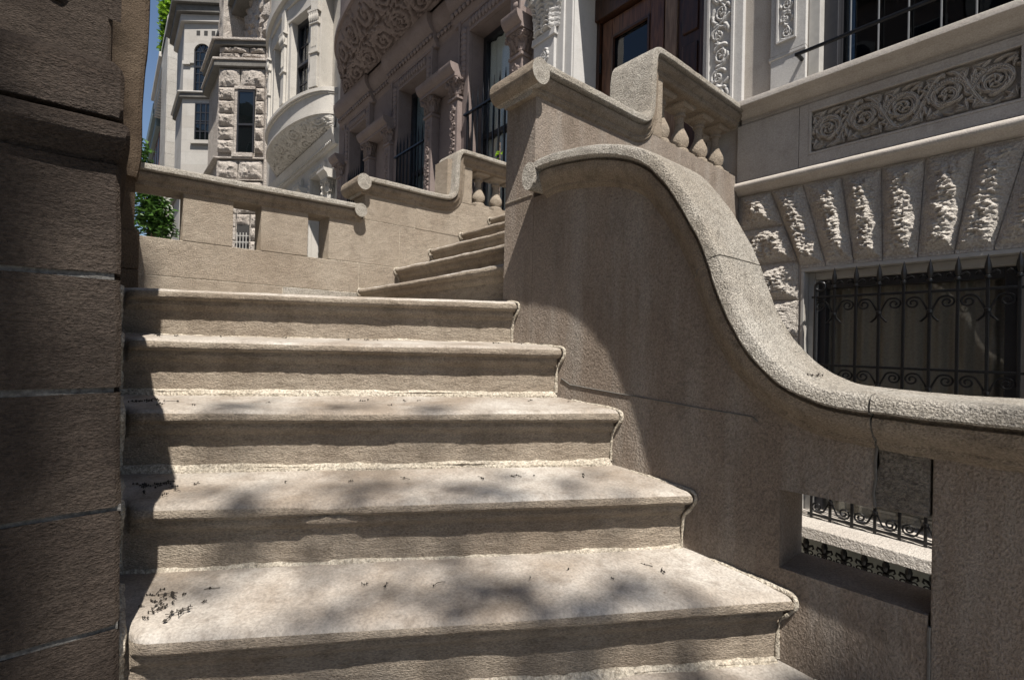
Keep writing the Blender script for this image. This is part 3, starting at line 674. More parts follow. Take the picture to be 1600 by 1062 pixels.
# window pilaster with small carved panel
mb = MB().box(-1.236,-1.0465,2.975,2.9995,1.50,1.70).box(-1.236,-1.0465,2.97,2.9995,1.718,4.2); mb.prism([(2.97,1.7),(2.97,1.718),(2.9995,1.718),(2.9995,1.69),(2.985,1.69)], 'x', -1.245, -1.0467)
pl_ = mb.build('pilaster', M['doorstone'], house, bevel=.003)
def vine(w, h, seed):
    rg = random.Random(seed); n = max(2, round(h/w/.95)); e = []
    t = np.linspace(0, 1, 30*n); e.append((np.stack([w/2+.22*w*np.sin(t*n*math.pi), t*h], 1), w*.05*np.ones(len(t))))
    for k in range(n):
        cy = (k+.5)*h/n; s = 1 if k % 2 else -1
        e.append(spiral(w/2-s*.08*w, cy, .36*w, 1.4, s*.5, s, w*.07)); e += rosette(w/2-s*.08*w, cy, .17*w, 5, rg.random())
        for q in range(6):
            a = rg.random()*6.28; e.append(leaf(w/2+.33*w*math.cos(a), cy+.42*w*math.sin(a), a+s*1.2, .34*w, .085*w, s*1.2))
    return e
def vpanel(x0, x1, z0, z1, y, parent, mt, seed, depth=.012, res=260):
    w, h = x1-x0, z1-z0; mb = MB()
    panel_relief(mb, lambda a, b, d: (x0+a, y-d, z0+b), w, h, max(20, int(w*res)), max(30, int(h*res)), vine(w, h, seed), depth)
    return mb.build('carved_panel', M[mt], parent, smooth=60)
vpanel(-1.19,-1.105,1.79,2.6,2.969,pl_,'doorstone',5)
mb = MB()
for x0,x1,z0,z1 in ((-1.2,-1.19,1.78,2.6),(-1.105,-1.095,1.78,2.6),(-1.19,-1.105,1.78,1.79)): mb.box(x0,x1,2.955,2.969,z0,z1)
mb.build('panel_frame', M['doorstone'], pl_)
# doorway pilasters
def capital(parent, x0, x1, y, z0, z1, mt, seed):
    mb = MB(); cx = (x0+x1)/2; hw = (x1-x0)/2; h = z1-z0; rg = random.Random(seed)
    prof = [(0,1.08),(.06,1.08),(.07,.95),(.3,.98),(.6,1.12),(.82,1.38),(.84,1.42),(1,1.46)]
    mb.rings([[(cx-hw*k, y-hw*(k-1)*1.0, z0+h*t), (cx+hw*k, y-hw*(k-1), z0+h*t), (cx+hw*k, y+.12, z0+h*t), (cx-hw*k, y+.12, z0+h*t)] for t, k in prof])
    e = []
    W_ = 1.0; Hh_ = h/(2*hw)
    def acan(x, y, ln):
        q = [leaf(x, y, math.pi/2, ln, .075, .0)]
        for k in (-1, 1):
            for j in range(4): q.append(leaf(x, y+ln*(.12+.2*j), math.pi/2-k*(.75-.08*j), ln*(.42-.05*j), .055, -k*.9))
        return q
    for x in (.14,.5,.86): e += acan(x, Hh_*.04, Hh_*.42)
    for x in (.32,.68): e += acan(x, Hh_*.28, Hh_*.46)
    for x, d in ((.1,1),(.9,-1)): e.append(spiral(x+.02*d, Hh_*.78, .15, 1.6, math.pi/2, d, .045))
    e += rosette(.5, Hh_*.86, .13, 6)
    fl = lambda t: float(np.interp(t, [p[0] for p in prof], [p[1] for p in prof]))
    nxr, nyr = 110, max(60, int(110*Hh_))
    RH = relief(W_, Hh_, nxr, nyr, e, True)
    mb.grid(lambda a, b: (cx+(2*a-1)*hw*fl(b), y-hw*(fl(b)-1)-.002-.34*hw*RH[round(b*nyr), round(a*nxr)]*min(1,8*(1-b),10*a,10*(1-a)), z0+h*b), nxr, nyr)
    mb.grid(lambda a, b: (cx+hw*fl(b)+.002+.34*hw*RH[round(b*nyr), round(a*nxr)]*min(1,8*(1-b),10*a,10*(1-a)), y-hw*(fl(b)-1)+a*2*hw*min(1,.12/(2*hw)), z0+h*b), nxr, nyr)
    for sx in (-1, 1):
        sp = [(cx+sx*hw*1.22+sx*hw*.3*(1-a/14)*math.cos(a*.9), y-hw*.42, z0+h*.76+hw*.3*(1-a/14)*math.sin(a*.9)) for a in range(14)]
        mb.tube(sp, hw*.1, 6)
    return mb.build('capital', M[mt], parent, smooth=50)
p1 = MB().box(-1.663,-1.40,2.97,3.039,1.50,4.5).box(-1.68,-1.6632,3.0,3.039,1.5,4.5).build('pilaster', M['doorstone'], house, bevel=.004)
vpanel(-1.613,-1.468,1.53,2.75,2.969,p1,'doorstone',8,.018,230)
mb = MB()
for x0,x1 in ((-1.628,-1.613),(-1.468,-1.453)): mb.box(x0,x1,2.952,2.969,1.53,2.75)
mb.build('panel_frame', M['doorstone'], p1)
p2 = MB().box(-3.345,-3.075,2.97,3.039,1.2,2.74).box(-3.0745,-2.99,3.0,3.039,1.2,4).box(-2.9895,-2.905,3.02,3.039,1.2,4).box(-3.36,-3.06,2.955,3.039,2.74,2.775).build('pilaster', M['doorstone'], house, bevel=.004)
vpanel(-3.285,-3.135,2.0,2.66,2.969,p2,'doorstone',9,.015,200)
capital(house,-3.345,-3.075,2.97,2.775,3.25,'doorstone',4)
# front door
dr = MB().box(-2.897,-2.865,3.33,3.45,1.2,2.9).box(-2.897,-1.66,3.30,3.45,2.9,3.1).build('door', M['darkwood'], house, bevel=.004, label='double mahogany front door with glazed leaves')
def dleaf(x0, x1, mt, par):
    d = MB().box(x0,x0+.11,3.35,3.41,1.2,2.88).box(x1-.13,x1,3.35,3.41,1.2,2.88).box(x0+.1102,x1-.1302,3.352,3.408,2.72,2.88).box(x0+.1102,x1-.1302,3.352,3.408,1.2,1.75).build('door_leaf', M[mt], par, bevel=.006)
    mb = MB()
    for a,b,c,e in ((x0+.11,x0+.128,1.76,2.72),(x1-.148,x1-.13,1.76,2.72),(x0+.128,x1-.148,2.70,2.7185)): mb.box(a,b,3.34,3.37,c,e)
    mb.build('bead', M['darkwood'], d); return d
d1 = dleaf(-2.845,-2.215,'wood',dr); MB().box(-2.73,-2.35,3.375,3.38,1.76,2.72).build('glass_pane', M['glassblack'], d1)
mb = MB()
for z in (2.52,): mb.tube([(-2.852,3.338,z-.07),(-2.852,3.338,z+.07)], .009, 8); mb.lathe(-2.852,3.338,[(z+.07,.006),(z+.08,.011),(z+.095,.003)],8); mb.lathe(-2.852,3.338,[(z-.095,.003),(z-.08,.011),(z-.07,.006)],8)
mb.build('hinge', M['iron'], d1, smooth=40)
d2 = MB().box(-2.20,-2.09,3.34,3.40,1.2,2.88).build('door_leaf', M['oak'], dr, bevel=.006, label='weathered oak door stile')
MB().box(-2.0898,-1.67,3.36,3.40,1.2,2.88).build('panel', M['darkwood'], d2)
mb = MB()
for z in (1.5,1.95,2.4): mb.prism([(-2.05,z),(-1.92,z),(-1.92,z+.36),(-2.05,z+.36)], 'y', 3.345, 3.361)
mb.box(-1.9,-1.84,3.345,3.361,1.2,2.88); mb.build('raised_panel', M['darkwood'], d2, bevel=.012)
MB().box(-2.9,-1.66,3.46,3.5,1.2,3.2).build('door_backing', M['inside'], dr)
MB().box(-2.9,-1.66,2.99,3.46,1.1,1.199).build('door_sill', M['brownstone'], house)

# ------------------------------------------------------------------ wrought iron guards
def cscroll(mb, cx, cz, R0, y, a0, d, r=.006, turns=1.55):
    P, _ = spiral(cx, cz, R0, turns, a0, d, 1, .18, 34); mb.tube([(p[0], y, p[1]) for p in P], r, 6)
    mb.lathe(0,0,[(0,0)],3) if False else None
gd = thing('window_guard', 'tall black wrought iron guard with spear points over the basement window', 'window guard', (-.6, 2.97, -.9))
YG = 2.955
sp_ = .0985; bars = [-.879+.0975*i for i in range(8)]
mb = MB()
for z in (.288,-.078,-.888): MB().box(-.985,-.16,YG-.006,YG+.006,z-.006,z+.006).build('rail', M['iron'], gd, bevel=.0015)
for i, x in enumerate(bars):
    mb = MB(); mb.box(x-.0065,x+.0065,YG-.0188+.0125,YG+.0064,-.908,.36); mb.build('bar', M['iron'], gd, bevel=.002)
    mb = MB(); mb.lathe(x, YG, [(.33,.004),(.335,.013),(.345,.013),(.35,.006),(.358,.01),(.385,.0125),(.40,.0105),(.44,.001)], 8)
    for s in (-1, 1): mb.tube([(x+s*.004,YG,.345),(x+s*.016,YG,.358),(x+s*.028,YG,.366),(x+s*.036,YG,.360),(x+s*.037,YG,.349)], [.004,.007,.0065,.005,.002], 6)
    mb.build('spear_finial', M['iron'], gd, smooth=40)
for zc, sg in ((.27, -1), (-.095, -1), (-.878, 1)):
    mb = MB()
    for i in range(0, 8, 1):
        x = bars[i]
        if i % 2 == 0:
            for s in (-1, 1):
                zz = zc+sg*.045
                # stem from collar rising to the rail then curling in towards the neighbouring bar
                P = [(x+s*.006,zz+.005*0-.03*(-sg)), (x+s*.018,zz+sg*.0), (x+s*.036,zc+sg*.012), (x+s*.058,zc+sg*.006)]
                Q, _ = spiral(x+s*.062, zc+sg*.033, .027, 1.5, math.pi/2*(-sg), s*sg*1, 1, .2, 26)
                path = smooth_path([P[0],P[1],P[2]]+[tuple(q) for q in Q[::2]], .004)
                mb.tube([(p[0],YG,p[1]) for p in path], .0045, 6)
                if zc > 0: mb.tube([(x+s*.004,YG,zz+sg*.03),(x+s*.012,YG,zz+sg*.055),(x+s*.03,YG,zz+sg*.075),(x+s*.036,YG,zz+sg*.076)], [.005,.005,.0045,.003], 6)
            mb.lathe(x, YG, [(zc+sg*.075-.008,.009),(zc+sg*.075-.006,.0125),(zc+sg*.075+.006,.0125),(zc+sg*.075+.008,.009)], 10)
    mb.build('scroll', M['iron'], gd, smooth=50)
mb = MB(); mb.tube([(-.968,YG,-.91),(-.968,YG,.33)]+[(-.945+.023*math.cos(a),YG,.345+.023*math.sin(a)) for a in np.linspace(math.pi,-math.pi*.8,14)], .0075, 8)
mb.build('side_frame', M['iron'], gd, smooth=50); mb = MB(); mb.tube([(-.968,YG,.26),(-.962,YG,.275)]+[(-.94+.026*math.cos(a)*(1-.09*i),YG,.252+.026*math.sin(a)*(1-.09*i)) for i, a in enumerate(np.linspace(math.pi*.8,-math.pi*1.4,12)) if i < 10], .005, 6)
mb.build('side_curl', M['iron'], gd, smooth=50); mb = MB()
for z in (.288,): mb.tube([(-.968,YG,z),(-.968,3.02,z)], .006, 6)
mb.build('stay', M['iron'], gd, smooth=50); MB().box(-.178,-.165,YG-.0062,YG+.0062,-.905,.33).build('side_frame', M['iron'], gd)
DZ = .055
g2 = thing('window_guard', 'black iron guard with leaf-shaped spears below the stone window sill', 'window guard', (-.6, 2.94, -1.9))
for i in range(12):
    x = -.985+.088*i; mb = MB(); mb.box(x-.006,x+.006,2.934,2.946,-1.9,-1.090); mb.lathe(x,2.94,[(-1.095,.005),(-1.090,.014),(-1.080,.014),(-1.075,.006),(-1.055,.014),(-1.040,.016),(-1.000,.001)],8)
    for s in (-1,1): mb.tube([(x+s*.004,2.94,-1.080),(x+s*.018,2.94,-1.060),(x+s*.032,2.94,-1.055),(x+s*.036,2.94,-1.068),(x+s*.03,2.94,-1.075)], [.005,.008,.007,.005,.003], 6)
    mb.build('spear_bar', M['iron'], g2, smooth=40)
mb = MB().box(-1.03,.1,2.934,2.9455,-1.150,-1.138)
for i in range(11):
    x = -.985+.088*i+.044
    for s in (-1,1): 
        P,_ = spiral(x+s*.02,-1.095,.02,1.4,math.pi if s>0 else 0,s,1,.2,24); mb.tube([(p[0],2.9405,p[1]) for p in P], .004, 5)
mb.build('rail', M['iron'], g2, smooth=50)
rb_ = thing('window_rail', 'single black iron rail across the upper right window', 'rail', (-1.07, 2.9, 1.66))
MB().tube([(-1.065,2.99,1.64),(-1.065,2.905,1.64)], .011, 8).build('bracket', M['iron'], rb_, smooth=40)
MB().bar((-1.077,2.905,1.64),(.52,2.905,1.64),.016,.016).build('rail', M['iron'], rb_, bevel=.003)

# ------------------------------------------------------------------ brownstone house
bh = thing('brownstone_house', 'dark painted brownstone with carved bow front and barred parlour windows', 'townhouse', (-6, 3.2, GZ))
BX0, BX1 = -8.55, -3.39
WB = [(-4.46,-3.74),(-6.16,-5.41),(-7.94,-7.27)]
ZT, Z0 = 3.45, .9
mb = MB(); e = sorted([x for ab in WB for x in ab]); xs = [BX0]+e+[BX1]
for i in range(0, 8, 2): mb.box(xs[i], xs[i+1], 3.05, 3.6, -2, ZT)
for a, b_ in WB: mb.box(a, b_, 3.05, 3.6, -2, Z0)
mb.box(BX0, BX1, 3.05, 3.6, ZT, 12); mb.build('wall', M['brown'], bh)
def pil(x, z1=2.72):
    p = MB().box(x-.085,x+.085,2.94,3.049,.5,z1).box(x-.10,x+.10,2.92,3.049,z1,z1+.03).build('pilaster', M['brown'], bh, bevel=.005)
    vpanel(x-.05,x+.05,1.4,z1-.05,2.939,p,'brown',int(abs(x)*10),.02,150)
    capital(bh,x-.085,x+.085,2.94,z1+.03,z1+.23,'brown',int(abs(x)*7))
for x in (-4.655,-5.22,-6.36,-7.06,-3.56,-8.2): pil(x)
CP = [(3.049,2.95),(2.88,2.95),(2.88,2.985),(2.86,2.995),(2.83,3.03),(2.82,3.06),(2.82,3.09),(3.049,3.09)]
for a, b_ in ((-5.34,-4.55),(-7.18,-6.25),(-3.66,-3.42),(-8.4,-8.08)): MB().prism(CP,'x',a,b_).build('impost_cornice', M['brown'], bh, smooth=30)
UC = [(3.049,3.60),(2.99,3.60),(2.985,3.63),(2.96,3.66),(2.95,3.70),(2.95,3.74),(2.9,3.78),(2.86,3.85),(2.85,3.9),(2.85,3.96),(3.049,3.98)]
for a, b_ in ((-6.42,-5.16),(-8.3,-7.0),(-4.75,-3.5)): MB().prism(UC,'x',a,b_).build('cornice', M['brown'], bh, smooth=30)
UC2 = [(y+.06 if y < 3.04 else y, z) for y, z in UC]
for a, b_ in ((-6.998,-6.422),(-5.158,-4.752)): MB().prism(UC2,'x',a,b_).build('cornice', M['brown'], bh, smooth=30)
def beads(mb, p0, p1, n, r, sq=(1,.6,1)):
    p0 = Vector(p0); p1 = Vector(p1)
    for i in range(n):
        c = p0.lerp(p1, (i+.5)/n); k = len(mb.v)
        mb.lathe(0,0,[(-.95,.3),(-.5,.85),(0,1),(.5,.85),(.95,.3)],8)
        mb.v[k:] = [(c.x+p[0]*r*sq[0], c.y+p[1]*r*sq[1], c.z+p[2]*r*sq[2]) for p in mb.v[k:]]
for a, b_ in WB:
    cx = (a+b_)/2
    s_ = MB().box(a-.17,a-.001,3.0,3.0495,Z0,ZT+.17).box(b_+.001,b_+.17,3.0,3.0495,Z0,ZT+.17).box(a-.0005,b_+.0005,3.0,3.0495,ZT+.001,ZT+.17)
    s_.box(a-.185,a-.155,2.975,3.0495,Z0,ZT+.17).box(b_+.155,b_+.185,2.975,3.0495,Z0,ZT+.17)
    wn = s_.build('window', M['brown'], bh, bevel=.004)
    mb = MB(); beads(mb,(a-.095,2.995,2.95),(a-.095,2.995,ZT+.06),9,.05); beads(mb,(b_+.095,2.995,2.95),(b_+.095,2.995,ZT+.06),9,.05); beads(mb,(a,2.995,ZT+.085),(b_,2.995,ZT+.085),12,.042,(.75,.6,1.3))
    mb.build('carved_band', M['brown'], wn, smooth=60)
    mb = MB(); 
    for x0,x1,z0,z1 in ((a,a+.05,Z0,ZT),(b_-.05,b_,Z0,ZT),(a+.05,b_-.05,ZT-.06,ZT),(a+.05,b_-.05,2.28,2.33),(a+.05,b_-.05,Z0,Z0+.08)): mb.box(x0,x1,3.2,3.28,z0,z1)
    mb.build('frame', M['darkframe'], wn)
    MB().box(a+.04,b_-.04,3.235,3.24,Z0,ZT).build('pane', M['glassclear'], wn)
    mb = MB(); mb.grid(lambda p, q: (a+(b_-a)*p, 3.262+.010*math.sin(p*40), Z0+(ZT-Z0)*q), 60, 4); mb.build('curtain', M['curtain' if a > -5 else 'bluereflection'], wn, smooth=180)  # sheet coloured to stand in for sky and houses reflected in the pane
    MB().box(a-.1,b_+.1,3.55,3.59,Z0,ZT).build('interior', M['inside'], wn)
mb = MB(); beads(mb,(-6.42,2.935,3.705),(-5.16,2.935,3.705),16,.034,(1,.7,1)); beads(mb,(-8.3,2.935,3.705),(-7.0,2.935,3.705),16,.034,(1,.7,1)); beads(mb,(-4.75,2.935,3.705),(-3.5,2.935,3.705),16,.034,(1,.7,1)); beads(mb,(-6.99,2.995,3.705),(-6.43,2.995,3.705),7,.034); beads(mb,(-5.15,2.995,3.705),(-4.76,2.995,3.705),5,.034)
mb.build('carved_band', M['brown'], bh, smooth=60)
# bow front on a carved corbel
cxb, hwb, sg_ = -5.85, 2.0, .60
def bow(x, cx=cxb, hw=hwb, s=sg_, y=3.04): return y-s*math.sqrt(max(0, 1-((x-cx)/hw)**2))*.98 if abs(x-cx) < hw else y
def soffit(name, parent, mt, cx, hw, s, zw, zr, y0, depth, nx, ny, seed, rows=2):
    wS, hS = 2*hw, .9; e = []
    for rI in range(rows):
        sc = hS/rows
        for pts, wd in scrollwork(wS, sc, seed+rI): e.append((pts+np.array([0, rI*sc]), wd))
    Hh = relief(wS, hS, nx, ny, e, True); mb = MB()
    def fn(u_, v_):
        x = cx-hw+2*hw*u_; h = Hh[round(v_*ny), round(u_*nx)]*depth*min(1, 4*v_+.2, 5*(1-v_)+.2)
        yr = bow(x, cx, hw, s, y0); yb = y0-.03
        y = yb+(yr-yb)*v_; z = zw+(zr-zw)*(v_**1.6)
        return (x, y-h*.5, z-h*.85)
    mb.grid(fn, nx, ny); return mb.build(name, M[mt], parent, smooth=70)
sf = soffit('corbel', bh, 'brown', cxb, hwb, sg_, 3.985, 4.42, 2.93, .075, 330, 66, 4)
def bowring(z0, z1, out, cx, hw, s, y0, n=70):
    P = [(cx-hw-.02+(2*hw+.04)*i/n) for i in range(n+1)]
    poly = [(x, bow(x, cx, hw, s, y0)-out) for x in P]+[(P[-1], y0+.2), (P[0], y0+.2)]
    return poly, z0, z1
mb = MB()
for z0, z1, o in ((4.40,4.47,.03),(4.4705,4.50,.0),(4.5005,7.6,-.05)):
    p, a_, b_ = bowring(z0, z1, o, cxb, hwb, sg_, 2.93); mb.prism(p, 'z', a_, b_)
mb.build('bow_front', M['brown'], bh, smooth=25)
# window guards
for (a, b_), lab in zip(WB, ('black iron spiked guard on the brownstone window nearest the front door', 'black iron spiked guard on the middle brownstone window', 'black iron spiked guard on the farthest brownstone window')):
    g = thing('window_guard', lab, 'window guard', ((a+b_)/2, 3.0, Z0), 'spiked guards on the brownstone windows')
    for i in range(8):
        x = a+.03+(b_-a-.06)*i/7; mb = MB(); mb.tube([(x,2.985,1.0),(x,2.985,2.62)], .011, 6); mb.lathe(x,2.985,[(2.62,.011),(2.75,.002)],6)
        mb.build('bar', M['iron'], g, smooth=60)
    for zz in (2.5,1.75,1.1): MB().box(a-.03,b_+.03,2.965,3.0,zz,zz+.02).build('rail', M['iron'], g)

# ------------------------------------------------------------------ pale limestone house with bow window
ph = thing('limestone_house', 'pale limestone house with curved bow window on a carved corbel', 'townhouse', (-11, 3.2, GZ))
PX0, PX1 = -13.75, -8.56
cx2, hw2, s2 = -10.6, 1.88, .56
doors = [(-9.97,-9.3),(-11.1,-10.7),(-12.4,-11.9)]
mb = MB(); e = sorted([x for ab in doors for x in ab]); xs = [PX0]+e+[PX1]
for i in range(0, 8, 2): mb.box(xs[i], xs[i+1], 3.06, 3.8, -2, 3.15)
mb.box(PX0, PX1, 3.06, 3.8, 3.15, 13); mb.build('wall', M['pale'], ph)
for a, b_ in doors:
    w_ = MB().box(a-.12,a-.001,3.0,3.0595,.5,3.3).box(b_+.001,b_+.12,3.0,3.0595,.5,3.3).box(a-.0005,b_+.0005,3.0,3.0595,3.15,3.3).build('window', M['pale'], ph, bevel=.005)
    mb = MB(); beads(mb,(a-.06,2.995,1.6),(a-.06,2.995,3.2),14,.035); beads(mb,(b_+.06,2.995,1.6),(b_+.06,2.995,3.2),14,.035); beads(mb,(a,2.995,3.22),(b_,2.995,3.22),8,.04,(.7,.6,1.2)); mb.build('carved_band', M['pale'], w_, smooth=60)
    MB().box(a,a+.05,3.2,3.25,.5,3.15).box(b_-.05,b_,3.2,3.25,.5,3.15).box(a+.05,b_-.05,3.2,3.25,2.0,2.05).box(a+.05,b_-.05,3.2,3.25,1.2,1.25).build('frame', M['darkframe'], w_)
    MB().box(a+.04,b_-.04,3.22,3.225,.5,3.15).build('pane', M['glassdark'], w_); MB().box(a-.1,b_+.1,3.7,3.74,.5,3.15).build('interior', M['inside'], w_)
for x in (-8.85,-10.22,-10.48,-11.35,-11.65,-12.7):
    p = MB().box(x-.1,x+.1,2.94,3.0595,.3,2.6).build('pilaster', M['pale'], ph, bevel=.006); vpanel(x-.06,x+.06,1.2,2.5,2.939,p,'pale',int(-x*9),.025,90); capital(ph,x-.1,x+.1,2.94,2.6,2.85,'pale',int(-x*5))
LC = [(3.0595,2.85),(2.9,2.85),(2.87,2.92),(2.82,2.96),(2.82,3.0),(3.0595,3.0)]
for a, b_ in ((-10.6,-10.1),(-11.8,-11.23),(-9.0,-8.62),(-13,-12.55)): MB().prism(LC,'x',a,b_).build('impost_cornice', M['pale'], ph, smooth=30)
LU = [(3.0595,3.46),(3.0,3.46),(2.985,3.52),(2.97,3.58),(2.94,3.64),(2.93,3.72),(3.0595,3.74)]
MB().prism(LU,'x',-13.4,-8.6).build('cornice', M['pale'], ph, smooth=30)
mb = MB(); beads(mb,(-13.2,2.965,3.52),(-8.7,2.965,3.52),60,.028,(1,.7,1)); mb.build('carved_band', M['pale'], ph, smooth=60)
soffit('corbel', ph, 'pale', cx2, hw2, s2, 3.78, 4.03, 3.05, .05, 300, 60, 9)
mb = MB()
for z0, z1, o in ((4.01,4.05,.03),(4.0505,4.38,.0),(4.3805,4.41,.03),(4.4105,4.47,.06),(4.4705,4.50,.02)):
    p, a_, b_ = bowring(z0, z1, o, cx2, hw2, s2, 3.05); mb.prism(p, 'z', a_, b_)
p, a_, b_ = bowring(6.33, 6.5, .02, cx2, hw2, s2, 3.05); mb.prism(p, 'z', a_, b_)
p, a_, b_ = bowring(6.5005, 6.68, .09, cx2, hw2, s2, 3.05); mb.prism(p, 'z', a_, b_)
p, a_, b_ = bowring(6.6805, 10, .0, cx2, hw2, s2, 3.05); mb.prism(p, 'z', a_, b_)
p, a_, b_ = bowring(4.5005, 6.329, -.30, cx2, hw2, s2, 3.05)
mb.build('bow_front', M['pale'], ph, smooth=25)
# bow window bays: piers with pilasters and sashes between, laid round the curve
def bowpt(x, out=0):
    y = bow(x, cx2, hw2, s2, 3.05); d = .001; t = Vector((2*d, bow(x+d,cx2,hw2,s2,3.05)-bow(x-d,cx2,hw2,s2,3.05), 0)).normalized(); n_ = Vector((t.y, -t.x, 0))
    return Vector((x, y, 0))+n_*out, t, n_
def curvT(xc):
    p, t, n_ = bowpt(xc)
    return lambda u_, d, z: tuple(p+t*u_+n_*d+Vector((0,0,4.5+(z-4.7)*.8133)))
for xc in (-9.02,-10.12,-11.3,-12.2):
    T = curvT(xc); mb = MB(T)
    mb.box(-.13,.13,-.3,.0,4.70,6.95).box(-.10,.10,.0005,.055,4.70,4.9).box(-.085,.085,.0005,.045,4.9,5.45).box(-.11,.11,.0005,.065,5.45,5.5).box(-.085,.085,.0005,.045,5.5,6.1).box(-.11,.11,.0005,.065,6.1,6.14)
    for k in range(4): mb.box(-.06+.035*k,-.045+.035*k,.0455,.055,5.6,6.05)
    pb = mb.build('pilaster', M['pale'], ph, bevel=.006)
    mb = MB(T); mb.box(-.095,.095,.0005,.06,6.1405,6.36).box(-.13,.13,.0005,.085,6.3605,6.41)
    for k in range(5):
        k0 = len(mb.v); mb.lathe(-.09+.045*k,.065,[(6.15,.01),(6.2,.024),(6.26,.028),(6.3,.018),(6.34,.026),(6.36,.01)],7)
    mb.box(-.08,.08,.0005,.05,6.4105,6.948); mb.build('capital', M['pale'], ph, smooth=35)
for x0, x1 in ((-9.08,-10.04),(-10.2,-11.2),(-11.4,-12.1)):
    xc = (x0+x1)/2; T = curvT(xc); hw_ = (bowpt(x0)[0]-bowpt(x1)[0]).length/2-.06
    mb = MB(T); mb.box(-hw_,-hw_+.1,-.28,-.04,4.70,6.6).box(hw_-.1,hw_,-.28,-.04,4.70,6.6).box(-hw_,hw_,-.28,-.02,6.6005,6.949); wv = mb.build('window', M['pale'], ph, bevel=.006)
    mb = MB(T); h2 = hw_-.1
    mb.box(-h2,-h2+.05,-.24,-.16,4.70,6.6).box(h2-.05,h2,-.24,-.16,4.7,6.6).box(-h2+.05,h2-.05,-.24,-.16,6.5,6.6).box(-h2+.05,h2-.05,-.24,-.15,5.55,5.61).box(-h2+.05,h2-.05,-.24,-.16,4.70,4.76)
    for k in (1,2): xx = -h2+2*h2*k/3; mb.box(xx-.013,xx+.013,-.222,-.198,4.76,6.5)
    for z in (5.15,6.05): mb.box(-h2+.05,h2-.05,-.223,-.197,z-.013,z+.013)
    mb.build('sash', M['darkframe'], wv)
    mb = MB(T); mb.box(-h2,h2,-.212,-.208,4.7,6.6); mb.build('pane', M['glassdark'], wv)
    mb = MB(T); mb.box(-h2,h2,-.44,-.42,4.7,6.6); mb.build('curtain', M['curtain'], wv)
MB().prism([(cx2-hw2+.3,3.06),(cx2+hw2-.3,3.06),(cx2+hw2*.5,2.9),(cx2-hw2*.5,2.9)], 'z', 4.5, 6.32).build('interior', M['inside'], ph)

# ------------------------------------------------------------------ split stone house with canted bay
rh = thing('rock_faced_house', 'rough split stone house with angled bay and tall sash window', 'townhouse', (-16, 3.2, GZ))
MB().box(-19.1,-13.76,3.0,3.9,-2,16).build('wall', M['rock'], rh)
P0 = Vector((-13.9,3.0,0)); e1 = Vector((-.64,-.768,0)).normalized(); n1 = Vector((.768,-.64,0)).normalized(); LEN = 1.22
TR = lambda u_, d, z: tuple(P0+e1*u_+n1*d+Vector((0,0,z)))
c1 = P0+e1*LEN
bayp = [(P0.x,P0.y),(c1.x,c1.y),(c1.x-1.9,c1.y),(c1.x-2.7,3.0)]
MB().prism([(bayp[0][0]-.04,3.05),(c1.x-.03,c1.y+.05),(c1.x-1.9,c1.y+.05),(c1.x-2.65,3.05)], 'z', -2, 7.5).build('bay_core', M['rock'], rh)
def canted_blocks(parent, z0, z1, rows, u0, u1, seed, mt, dep=.09):
    k = 0
    for i in range(rows):
        za = z0+(z1-z0)*i/rows; zb = z0+(z1-z0)*(i+1)/rows; cuts = [u0, u0+(u1-u0)*(.35+.3*((i*37+seed) % 5)/5), u1] if u1-u0 > .6 else [u0, u1]
        for a, b_ in zip(cuts, cuts[1:]):
            mb = MB(lambda x, y, z: TR(x, -y, z)); rockface(mb, [(a+.012,za+.012),(b_-.012,za+.012),(b_-.012,zb-.012),(a+.012,zb-.012)], -.005, dep, seed+k*1.3, (18, 13), .25, .25)
            mb.build('stone_block', M[mt], parent, smooth=30); k += 1
# window u range from the wall end: .26 .. .74
canted_blocks(rh, 7.22, 7.55, 2, 0, LEN, 3, 'rock'); canted_blocks(rh, 6.5, 7.0, 1, 0, LEN, 13, 'rock'); canted_blocks(rh, 4.78, 6.5, 5, .78, LEN, 23, 'rock'); canted_blocks(rh, 4.78, 6.5, 5, 0, .24, 43, 'rock')
canted_blocks(rh, 4.1, 4.6, 1, 0, LEN, 53, 'rock'); canted_blocks(rh, 3.2, 4.05, 3, 0, LEN, 63, 'rock'); canted_blocks(rh, 1.8, 3.2, 4, .0, .30, 73, 'rock'); canted_blocks(rh, 1.8, 3.2, 4, .66, LEN, 83, 'rock')
def canted_ledge(z0, z1, o, mt, nm='ledge'):
    q = [(bayp[0][0]+o*.9,3.05),(bayp[0][0]+o*.9,3.0-o*.2),(c1.x+o*.45,c1.y-o),(c1.x-1.9-o*.45,c1.y-o),(c1.x-2.7,3.0)]
    MB().prism(q,'z',z0,z1).build(nm, M[mt], rh, bevel=.01)
canted_ledge(7.55,7.66,.12,'darktrim'); canted_ledge(7.661,7.72,.18,'rock'); canted_ledge(7.0,7.15,.12,'darktrim'); canted_ledge(7.151,7.21,.16,'rock'); canted_ledge(4.06,4.09,.06,'rock'); canted_ledge(4.62,4.66,.08,'rock')
mb = MB(TR); mb.box(.24,.78,-.02,.05,6.44,6.52).box(.24,.78,-.02,.1,4.66,4.77).box(.70,.78,-.02,.02,4.77,6.44)
wr = mb.build('window', M['rock'], rh, bevel=.006)
mb = MB(TR); mb.box(.25,.285,.005,.03,4.77,6.44).box(.66,.70,.005,.03,4.77,6.44).box(.285,.66,.005,.03,6.38,6.44).box(.285,.66,.005,.035,5.5,5.55).build('frame', M['darkframe'], wr)
mb = MB(TR); mb.box(.28,.69,.008,.012,4.78,6.42); mb.build('pane', M['glassdark'], wr)
mb = MB(TR); mb.box(.285,.66,.001,.004,4.78,6.42); mb.build('interior', M['inside'], wr)
